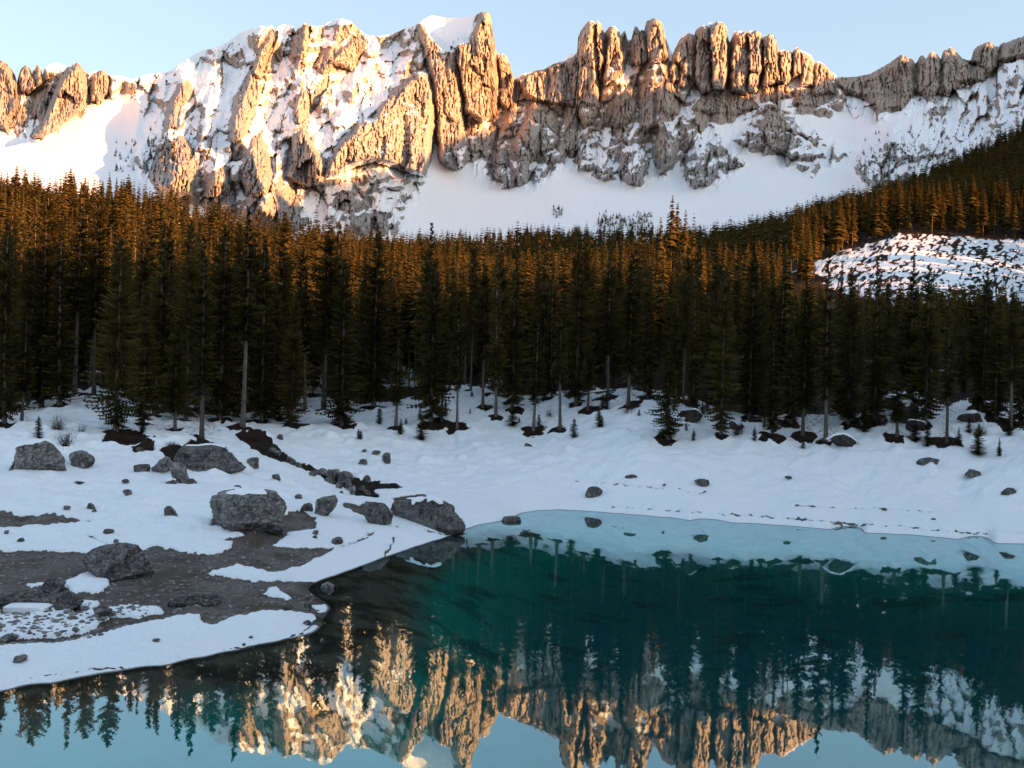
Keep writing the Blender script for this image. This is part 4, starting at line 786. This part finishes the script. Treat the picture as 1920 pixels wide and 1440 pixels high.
# ----------------------------------------------------------------- boulders and stones
def ico(sub):
    import bmesh
    bm = bmesh.new(); bmesh.ops.create_icosphere(bm, subdivisions=sub, radius=1.0)
    bm.verts.ensure_lookup_table(); V = np.array([v.co[:] for v in bm.verts]); Fc = np.array([[v.index for v in f.verts] for f in bm.faces]); bm.free(); return V, Fc
ICO = {k: ico(k) for k in (2, 3, 4, 5, 6)}
def rock_shape(seed, sub, cuts=14, rough=.06, dome=0.0, skew=0.0):
    r = np.random.RandomState(seed); V, Fc = ICO[sub]; P = V.copy()
    P *= (1 + .16 * noise3(V * 1.1 + seed))[:, None]
    for _ in range(cuts):                                   # flat fracture faces
        n = r.normal(size=3); n[2] *= .8; n /= np.linalg.norm(n); d = r.uniform(.5, .85); k = P @ n - d
        P -= np.where(k > 0, k * .93, 0)[:, None] * n
    P += V * (rough * (noise3(P * 3.1 + seed) + .6 * (1 - 2 * np.abs(noise3(P * 6.3 + seed))) + .35 * noise3(P * 13 + seed) + .22 * noise3(P * 27 + seed)))[:, None]
    P[:, :2] *= (1 + .35 * np.clip(-P[:, 2:3], 0, 1))
    P[:, 0] += skew * P[:, 2]
    lo, hi = P.min(0), P.max(0); P = (P - (lo + hi) / 2) / (hi - lo); P[:, 2] += .5
    return P, Fc
SMALLR = [mesh_np('stone', *rock_shape(300 + i, 3, 10, .05), MRD if i % 2 else MR, True) for i in range(6)]
def rot(v, a):
    c, s = math.cos(a), math.sin(a); return np.stack([v[:, 0] * c - v[:, 1] * s, v[:, 0] * s + v[:, 1] * c, v[:, 2]], 1)
def snow_cap(P, cxn, cyn, rx, ry, thick, seed):
    """a patch of snow lying on the upper side of a rock whose vertices are P"""
    r = np.random.RandomState(seed); nr_, nt_ = 9, 30; V = [(cxn, cyn, 0.0)]; H = []
    for i in range(1, nr_ + 1):
        for k in range(nt_):
            a = k / nt_ * 2 * math.pi; q = i / nr_ * (1 + .28 * math.sin(2 * a + seed) + .16 * math.sin(5 * a + seed * 2))
            V.append((cxn + rx * q * math.cos(a), cyn + ry * q * math.sin(a), 0))
    V = np.array(V)
    for i, p in enumerate(V):
        d = np.hypot(P[:, 0] - p[0], P[:, 1] - p[1]); m = d < max(.06 * np.ptp(P[:, 0]), np.partition(d, 4)[4]); z = P[m, 2].max()
        ring = 0 if i == 0 else (i - 1) // nt_ + 1; V[i, 2] = z + thick * math.sqrt(max(0, 1 - (ring / nr_) ** 2)) - (.05 if ring == nr_ else 0)
    Fc = [(0, 1 + k, 1 + (k + 1) % nt_) for k in range(nt_)]
    for i in range(nr_ - 1):
        for k in range(nt_):
            a, b, c, d = 1 + i * nt_ + k, 1 + i * nt_ + (k + 1) % nt_, 1 + (i + 1) * nt_ + (k + 1) % nt_, 1 + (i + 1) * nt_ + k; Fc += [(a, d, c), (a, c, b)]
    return mesh_np('snow_cap', V, Fc, MSN, True)
def boulder(name, px, py, wpx, hpx, label, seed, mat=MR, sub=5, depth=.8, yaw=0.0, cap=None, sink=.3, skew=0.0, cuts=14, rough=.085, roll=0.0, pitch=0.0):
    p = ground_hit(px, py); Y = p[1]; w, h = wpx * Y / F, hpx * Y / F
    P, Fc = rock_shape(seed, sub, cuts, rough, 0, skew); P = P * np.array([w, w * depth, h * (1 + sink)])
    P = rot(P, yaw)
    if roll: c, s_ = math.cos(roll), math.sin(roll); P = np.stack([P[:, 0] * c + P[:, 2] * s_, P[:, 1], -P[:, 0] * s_ + P[:, 2] * c], 1)
    y = Y + w * depth * .45; z = gz2(p[0] * y / Y, y)
    o = link(name, mesh_np(name, P, Fc, mat, True), label=label, cat='rock', loc=(p[0] * y / Y, y, min(z, p[2] + .5) - sink * h))
    for c in (cap or []):
        link('snow_cap', snow_cap(P, c[0] * w, c[1] * w, c[2] * w, c[3] * w, c[4] if len(c) > 4 else .14, seed), o)
    return o
boulder('boulder', 466, 1000, 146, 76, 'huge grey cracked boulder with a snow patch on its flat top', 21, MR, 6, .7, 0, [(.0, -.08, .21, .17, .10)], .3, 0, 22, .06)
boulder('boulder', 74, 890, 100, 54, 'rounded grey boulder crowned with brown brush on the snow slope', 32, MR, 6, .7, .3, None, .25, .12, 16)
boulder('boulder', 152, 884, 48, 30, 'small pointed grey rock beside the brush-crowned boulder', 45, MR, 5, .8)
boulder('rock_slab', 388, 893, 142, 50, 'long flat dark rock slab half buried in snow below the grey spruces', 52, MRD, 6, .8, -.2, [(-.05, .12, .22, .12, .12)], .2, 0, 16, .07)
boulder('boulder', 304, 896, 42, 30, 'grey rock leaning against the upright boulder beneath the flat slab', 61, MR, 5, .8, .4, None, .15, .25)
boulder('boulder', 337, 911, 36, 42, 'upright tapered grey boulder beneath the flat slab', 66, MR, 5, .8, 0, None, .15, -.22)
boulder('boulder', 266, 893, 32, 14, 'low dark rock at the foot of the leaning grey rock', 68, MRD, 4)
boulder('boulder', 359, 911, 22, 11, 'small dark stone touching the upright tapered boulder', 69, MRD, 4)
boulder('boulder', 320, 914, 24, 12, 'small snow-dusted stone in front of the upright tapered boulder', 70, MRD, 4, .8, 0, [(0, 0, .3, .25, .06)])
boulder('boulder', 611, 976, 44, 40, 'egg-shaped grey boulder beside the brown patch by the huge boulder', 74, MR, 5, .8, 0, None, .12, .1)
boulder('boulder', 575, 968, 24, 15, 'small dark rock between the huge boulder and the egg-shaped one', 75, MRD, 4)
boulder('boulder', 709, 990, 56, 42, 'wedge-shaped dark rock with a pointed crest on the snowy spit', 83, MRD, 5, .6, .2, None, .12, -.3, 22, .04)
boulder('rock_slab', 805, 992, 175, 50, 'long curved dark rock ridge sloping down into the water, patched with snow', 91, MRD, 6, .42, -.6, [(-.14, .0, .10, .10, .10), (.04, -.10, .11, .07, .1)], .35, 0, 14, .06)
boulder('boulder', 320, 971, 27, 19, 'lone dark angular stone on smooth snow west of the huge boulder', 101, MRD, 4)
boulder('boulder', 218, 1092, 142, 62, 'broad dark grey boulder on the gravel beach with snow heaped on one side', 112, MRD, 6, .75, .1, None, .3, .1, 12, .06)
boulder('boulder', 100, 1113, 44, 24, 'rounded dark rock on the gravel near the snow heap', 121, MRD, 5)
boulder('boulder', 128, 1152, 52, 36, 'sloping dark rock beside the squared block of snow', 124, MRD, 5, .8, .5, None, .15, .2)
boulder('rock_slab', 38, 1142, 110, 26, 'low dark rock ledge behind the squared block of snow', 127, MRD, 5, .6, 0, None, .3)
boulder('boulder', 191, 1169, 36, 20, 'pale grey rounded stone lying in patchy snow', 131, MR, 5)
boulder('boulder', 121, 1209, 30, 11, 'flat grey stone on the stony snow strip', 134, MR, 4)
boulder('boulder', 18, 1207, 32, 14, 'blunt grey stone on the stony snow strip', 137, MR, 4)
boulder('rock_slab', 380, 1137, 70, 19, 'low flat dark rock on the gravel, the larger of two', 141, MRD, 5, .8, 0, None, .3)
boulder('boulder', 332, 1141, 34, 15, 'low dark rock next to the larger flat one', 144, MRD, 4)
boulder('boulder', 614, 1110, 27, 17, 'pale limestone rock standing in the shallow inlet', 151, MRP, 5, .9, 0, None, .25)
boulder('boulder', 958, 982, 40, 11, 'low dark rock at the tip of the snow shore touching water', 154, MRD, 4, .8)
boulder('boulder', 1113, 938, 34, 18, 'dark dome-shaped rock ringed by a fresh snow rim', 158, MRD, 5, .8)
boulder('boulder', 1183, 906, 24, 9, 'low dark double-humped rock on the far snow bank', 161, MRD, 4, .7)
boulder('boulder', 1315, 918, 28, 14, 'dark rock with one snow-covered side on the far bank', 164, MRD, 4, .9, 0, [(.22, 0, .3, .3, .12)])
boulder('boulder', 1737, 880, 40, 15, 'dark rock in a melted hollow under a snow lip', 167, MRD, 4, .9, 0, [(.15, .2, .35, .25, .12)])
boulder('boulder', 1826, 899, 40, 13, 'long dark rock in a melted hollow of the far bank', 170, MRD, 4, .6)
boulder('boulder', 1889, 936, 28, 13, 'dark pointed rock low on the far bank', 173, MRD, 4, .8, 0, None, .2, .3)
boulder('boulder', 724, 874, 17, 20, 'upright brown rock of a pair on the snowy hollow', 176, MRD, 4)
boulder('boulder', 705, 858, 18, 7, 'flat rock beside the upright brown one on the snowy hollow', 177, MRD, 4)
boulder('boulder', 680, 875, 18, 9, 'slanted rock below the pair on the snowy hollow', 178, MRD, 4)
boulder('boulder', 1693, 796, 52, 42, 'tall dark boulder dusted with snow among trees at the forest edge', 181, MRF, 5, .9, 0, [(.1, .1, .28, .25, .3)])
boulder('boulder', 1716, 812, 36, 18, 'dark boulder under a thick snow cap below the tall one', 184, MRF, 5, .9, 0, [(.1, .1, .35, .3, .25)])
boulder('boulder', 1818, 796, 46, 18, 'dark boulder under snow on the mound beneath the bare trunks', 187, MRF, 5, .9, 0, [(.1, .15, .4, .3, .3)])
boulder('boulder', 1300, 795, 36, 22, 'dark snow-dusted boulder among trunks above the far bank', 190, MRF, 5, .9, 0, [(.1, .15, .3, .25, .2)])
boulder('boulder', 1382, 806, 30, 14, 'low dark rock with a snow cap between two spruces', 193, MRF, 4, .9, 0, [(0, .1, .35, .3, .2)])
boulder('rock_slab', 1580, 842, 56, 22, 'slanting brown slab carrying a long bar of snow at the forest edge', 196, MRF, 5, .45, .1, [(.0, .05, .46, .18, .30)], .15, 0, 14, .05, .42)
# smaller stones scattered on the snow
k = 0
for px, py, w, h in ((238, 939, 16, 10), (235, 911, 15, 7), (445, 920, 15, 6), (518, 912, 19, 9), (474, 882, 25, 17), (560, 938, 15, 7), (125, 966, 14, 6), (170, 960, 17, 9), (176, 970, 9, 6), (203, 1010, 20, 7), (218, 1024, 10, 6), (38, 1022, 14, 6), (12, 1009, 10, 6), (632, 1026, 22, 12), (640, 930, 8, 5), (614, 950, 7, 5),
                       (683, 847, 12, 5), (990, 836, 14, 6), (1657, 962, 11, 4), (1478, 901, 15, 5), (1750, 979, 9, 3), (262, 848, 18, 9), (150, 908, 20, 5), (470, 1198, 8, 3), (293, 1210, 14, 4), (457, 1210, 8, 3), (576, 1172, 17, 8), (540, 1142, 18, 9), (37, 1248, 24, 9), (44, 1242, 14, 6), (592, 1008, 14, 7), (590, 1015, 10, 5), (160, 1153, 13, 8), (525, 825, 12, 9), (1245, 915, 6, 4)):
    p = ground_hit(px, py); o = link('stone', SMALLR[k % 6], label='small dark stone lying alone on the snow', cat='stone', group='stones on the snow', loc=(p[0], p[1], gz2(p[0], p[1]) - .32 * h * p[1] / F))
    s = p[1] / F; o.scale = (w * s, w * s * .9, h * s * 1.4); o.rotation_euler = (0, 0, k * 1.7); k += 1
for px, py, w, h in ((505, 850, 22, 12), (520, 858, 24, 14), (540, 866, 24, 13), (560, 880, 20, 11), (585, 890, 20, 13), (600, 893, 22, 14), (618, 896, 26, 17), (632, 900, 26, 18), (612, 905, 18, 11), (588, 897, 17, 9), (648, 905, 28, 18), (662, 914, 26, 20), (686, 908, 26, 20), (655, 921, 18, 10), (676, 922, 24, 13), (668, 934, 26, 13), (690, 925, 18, 10), (640, 912, 20, 10)):
    px += rng.uniform(-9, 9); py += rng.uniform(-5, 5); w *= rng.uniform(.5, 1.25); h *= rng.uniform(.6, 1.2)
    p = ground_hit(px, py); o = link('stone', SMALLR[(k * 5) % 6], label='dark stone in the line of rocks running down the earth bank', cat='stone', group='line of rocks on the earth bank', loc=(p[0], p[1], gz2(p[0], p[1]) - .15 * h * p[1] / F))
    s = p[1] / F; o.scale = (w * s, w * s * .9, h * s * 1.25); o.rotation_euler = (0, 0, k * 2.3); k += 1
# countless pebbles of the beach
V2, F2 = ICO[2]; V1 = V2[:]; pr = np.random.RandomState(4)
cand = np.argwhere((snow < -.15) & (Z_ > .12) & (Y_ < 92) & (np.abs(A_) < .6) & (soil < .5)); V, Fc, off = [], [], 0
cand2 = np.argwhere((beach > .4) & (Z_ > .2)); bv, bf = ico(1)
sel = np.concatenate([cand[pr.randint(0, len(cand), 5200)], cand2[pr.randint(0, len(cand2), 500)]])
for n_, (i, j) in enumerate(sel):
    q = bv * (1 + .3 * pr.randn(len(bv), 1) * .6); s = .035 + .17 * pr.rand() ** 6 + (.12 * pr.rand() if n_ > 5200 else 0); q = rot(q * np.array([s * pr.uniform(.8, 1.4), s, s * .6]), pr.rand() * 6.28)
    V.append(q + np.array([X_[i, j] + pr.normal() * .08, Y_[i, j] + pr.normal() * .08, Z_[i, j]])); Fc.append(bf + off); off += len(bv)
MPB = mat_plain('beach_pebbles', (0.085, 0.075, 0.068), (0.30, 0.28, 0.26), 1.9, .8, None, .02)
link('gravel', mesh_np('gravel', np.concatenate(V), np.concatenate(Fc), MPB, False), label='loose grey and brown pebbles strewn over the beach', cat='gravel', kind='stuff')

# ----------------------------------------------------------------- brush, saplings, fence, logs and the rest
def twig_bush(name, px, py, wpx, hpx, label, seed, n=70, lift=0.0, mat=MBR):
    p = ground_hit(px, py); r = np.random.RandomState(seed); w, h = wpx * p[1] / F, hpx * p[1] / F; V, Fc = [], []
    for i in range(n):
        a = r.rand() * 6.28; q = r.rand() ** .5; tip = np.array([math.cos(a) * q * w / 2, math.sin(a) * q * w / 2, h * (1 - .5 * q * q) * r.uniform(.55, 1.1)]); b = tip * np.array([.25, .25, 0]); b[2] = -.2; prev = b; wd = .035 + .02 * r.rand()
        for j in range(1, 4):
            c = b + (tip - b) * j / 3 + r.normal(size=3) * .06 * h; k = len(V); sd = np.array([-math.sin(a), math.cos(a), 0]) * wd * (1 - j / 4)
            V += [prev - sd, prev + sd, c]; Fc.append((k, k + 1, k + 2))
            for _ in range(2):
                e = c + r.normal(size=3) * .16 * h; k = len(V); V += [c - sd * .7, c + sd * .7, e]; Fc.append((k, k + 1, k + 2))
            prev = c
    return link(name, mesh_np(name, V, Fc, mat, False), label=label, cat='shrub', loc=(p[0], p[1] + (.4 if lift == 0 else 2.6), gz2(p[0], p[1]) + lift))
for i, (px, py, w, h, lift, lab) in enumerate(((100, 880, 56, 34, 2.2, 'brown brush growing on top of the rounded boulder'), (232, 828, 70, 16, 0, 'low brown brush on the soil mound under the full spruce'), (275, 846, 46, 14, 0, 'low brown brush clump below the soil mound'), (150, 812, 22, 16, 0, 'tiny leafless shrub on the snow slope under the fence'),
                                               (105, 810, 40, 34, 0, 'leafless shrub on the snow slope above the pointed rock'), (470, 828, 60, 22, 0, 'brown brush at the head of the earth bank'), (320, 842, 40, 8, 0, 'thin strip of brown brush just above the flat slab'), (1840, 815, 40, 30, 0, 'leafless shrub on the side of the snow-capped mound'),
                                               (1385, 815, 34, 30, 0, 'leafless shrub between spruces of the far bank'), (1030, 785, 26, 26, 0, 'leafless shrub on the far bank by the grey spruce'), (1180, 775, 50, 26, 0, 'dark brush around the foot of a grey trunk'), (1650, 800, 60, 40, 0, 'tangle of dark twigs beside the tall dark boulder'))):
    twig_bush('shrub', px, py, w, h, lab, 400 + i, 90 if w > 30 else 40, lift)
for i, (px, py, pt, lab) in enumerate(((72, 828, 785, 'young spruce on the snow above the rounded boulder'), (266, 815, 772, 'young spruce right beside the full spruce on the soil mound'), (1076, 822, 785, 'young spruce at the foot of two slender trunks on the far bank'), (1128, 800, 778, 'tiny spruce on a dark soil patch of the far bank'), (1300, 828, 804, 'tiny spruce on the far bank between the short bushy spruce and its neighbour'),
                                       (1738, 842, 800, 'sparse young spruce on the snow below the tall dark boulder'), (1797, 844, 808, 'sparse young spruce on the snow next to a grey-twigged spruce'), (1834, 856, 795, 'young spruce on a dark soil patch below the mound'), (1874, 858, 822, 'small spruce on a dark soil strip below the mound'), (1010, 800, 778, 'tiny spruce beside the short grey spruce of the far bank'), (835, 782, 752, 'small spruce in snow close to the slender pole trunk'), (1415, 828, 800, 'young spruce in front of the broad full spruce'))):
    p = ground_hit(px, py); h = (py - pt) * p[1] / F; e = link('spruce_sapling', None, label=lab, cat='tree', group='young spruces in the snow', loc=(p[0], p[1], gz2(p[0], p[1]) - .05))
    tr, cr, dd = VAR['f'][i % 7]; s = h / REF; e.scale = (s * 2.7, s * 2.7, s); e.rotation_euler = (0, 0, i * 1.3); link('trunk', tr, e); link('crown', cr, e)
er = random.Random(77); ne = 0
while ne < 34:
    px = er.uniform(640, 1915); py = float(np.interp(px, _tx, _ty)) + er.uniform(-8, 55)
    if py > 850 or 1560 < px < 1610: continue
    p = ground_hit(px, py); h = er.uniform(.8, 4.2); e = link('spruce_sapling', None, label='knee-high to man-high spruce seedling on the snowy edge of the shore forest', cat='tree', group='seedlings at the forest edge', loc=(p[0], p[1], gz2(p[0], p[1]) - .05))
    tr, cr, dd = VAR['f'][ne % 7]; s = h / REF; q = s * er.uniform(2.2, 3.4); e.scale = (q, q, s); e.rotation_euler = (0, 0, ne * 2.1); link('trunk', tr, e); link('crown', cr, e); ne += 1
def bar(a, b, rad, n=7):
    a, b = np.array(a, float), np.array(b, float); d = (b - a) / np.linalg.norm(b - a); u = np.cross(d, [0.3, .1, 1]); u /= np.linalg.norm(u); w = np.cross(d, u); V, Fc = [], []
    for q, e in ((a, 1.0), ((a + b) / 2 + np.array([0, 0, -.02]), .95), (b, .8)):
        for k in range(n): t = k / n * 6.283; V.append(q + (u * math.cos(t) + w * math.sin(t)) * rad * e * (1 + .08 * math.sin(3 * t)))
    for i in range(2):
        for k in range(n): Fc.append((i * n + k, i * n + (k + 1) % n, (i + 1) * n + (k + 1) % n, (i + 1) * n + k))
    k = len(V); V += [a, b]
    for j in range(n): Fc += [(k, (j + 1) % n, j, j), (k + 1, 2 * n + j, 2 * n + (j + 1) % n, 2 * n + (j + 1) % n)]
    return V, Fc
def bar_mesh(name, a, b, rad, mat):
    import bmesh
    V, Fc = bar(a, b, rad); me = bpy.data.meshes.new(name); me.from_pydata([tuple(v) for v in V], [], [tuple(dict.fromkeys(f)) for f in Fc]); me.materials.append(mat); return me
fe = link('wooden_fence', None, label='low weathered rail fence along the top of the snowy mound', cat='fence'); fp = []
for px, py in ((112, 760), (132, 757), (159, 755), (184, 755), (206, 757)):
    p = ground_hit(px, py); fp.append(np.array([p[0], p[1], gz2(p[0], p[1])])); link('post', bar_mesh('post', fp[-1] + [0, 0, -.3], fp[-1] + [0, 0, 1.15], .09, MWD), fe)
for a, b in zip(fp[:-1], fp[1:]):
    for hh in (.55, 1.0): link('rail', bar_mesh('rail', a + [0, -.1, hh], b + [0, -.1, hh], .055, MWD), fe)
for i, (x0, y0, x1, y1, r_, lab) in enumerate(((1085, 746, 1165, 752, .22, 'fallen bare log on the crest of the far bank'), (1195, 752, 1245, 758, .18, 'fallen log lying by the brush-ringed grey trunk'), (1110, 756, 1150, 744, .14, 'thin fallen trunk leaning across a bigger log'), (1395, 795, 1440, 785, .15, 'fallen thin log under the spruces of the far bank'))):
    a, b = ground_hit(x0, y0), ground_hit(x1, y1); b = np.array([b[0], a[1] + 2.0, 0]); a[2] = gz2(a[0], a[1]) + r_; b[2] = gz2(b[0], b[1]) + r_ * 1.4 + .3 * (i == 2)
    link('fallen_log', bar_mesh('fallen_log', a, b, r_, MBK), label=lab, cat='log')
# upright stone at the tip of the spit
p = ground_hit(577, 1140); s = p[1] / F; P, Fc = rock_shape(505, 4, 12, .05); P = P * np.array([15 * s, 13 * s, 34 * s]); link('standing_stone', mesh_np('standing_stone', P, Fc, MR), label='short upright grey stone at the tip of the gravel spit', cat='stone', loc=(p[0], p[1], gz2(p[0], p[1]) - 5 * s))
# squared snow block
p = ground_hit(46, 1150); s = p[1] / F; P, Fc = ICO[5]; Q = np.sign(P) * np.abs(P) ** .28; Q = Q * (1 + .05 * noise3(P * 2.3))[:, None] * np.array([40 * s, 18 * s, 9 * s]); link('snow_block', mesh_np('snow_block', Q, Fc, MSN), label='squared block of snow in front of the low dark ledge', cat='snow block', loc=(p[0], p[1] + .4, gz2(p[0], p[1]) + 3 * s))
# cut brushwood scattered over the clearing
V, Fc, off = [], [], 0; br = np.random.RandomState(8)
ci = np.argwhere((clr > .9) & (snow < -.1) & (PX < 2050)); print('clearing', len(ci))
for i, j in ci[br.randint(0, len(ci), 700)]:
    n = 9; s = br.uniform(.5, 1.5); b = np.array([X_[i, j] + br.normal() * .5, Y_[i, j] + br.normal(), Z_[i, j]])
    for _ in range(n):
        a = br.rand() * 6.28; d = np.array([math.cos(a), math.sin(a) * .7, 0]); o_ = br.normal(size=3) * .3 * s; o_[2] = 0; k = len(V)
        V += [b + o_ - d * s, b + o_ + d * s + [0, 0, .1], b + o_ + [0, 0, br.uniform(.25, .7) * s]]; Fc.append((k, k + 1, k + 2))
link('brushwood', mesh_np('brushwood', V, Fc, MBR, False), label='dark cut brushwood littering the snowy clearing on the hillside', cat='brushwood', kind='stuff')
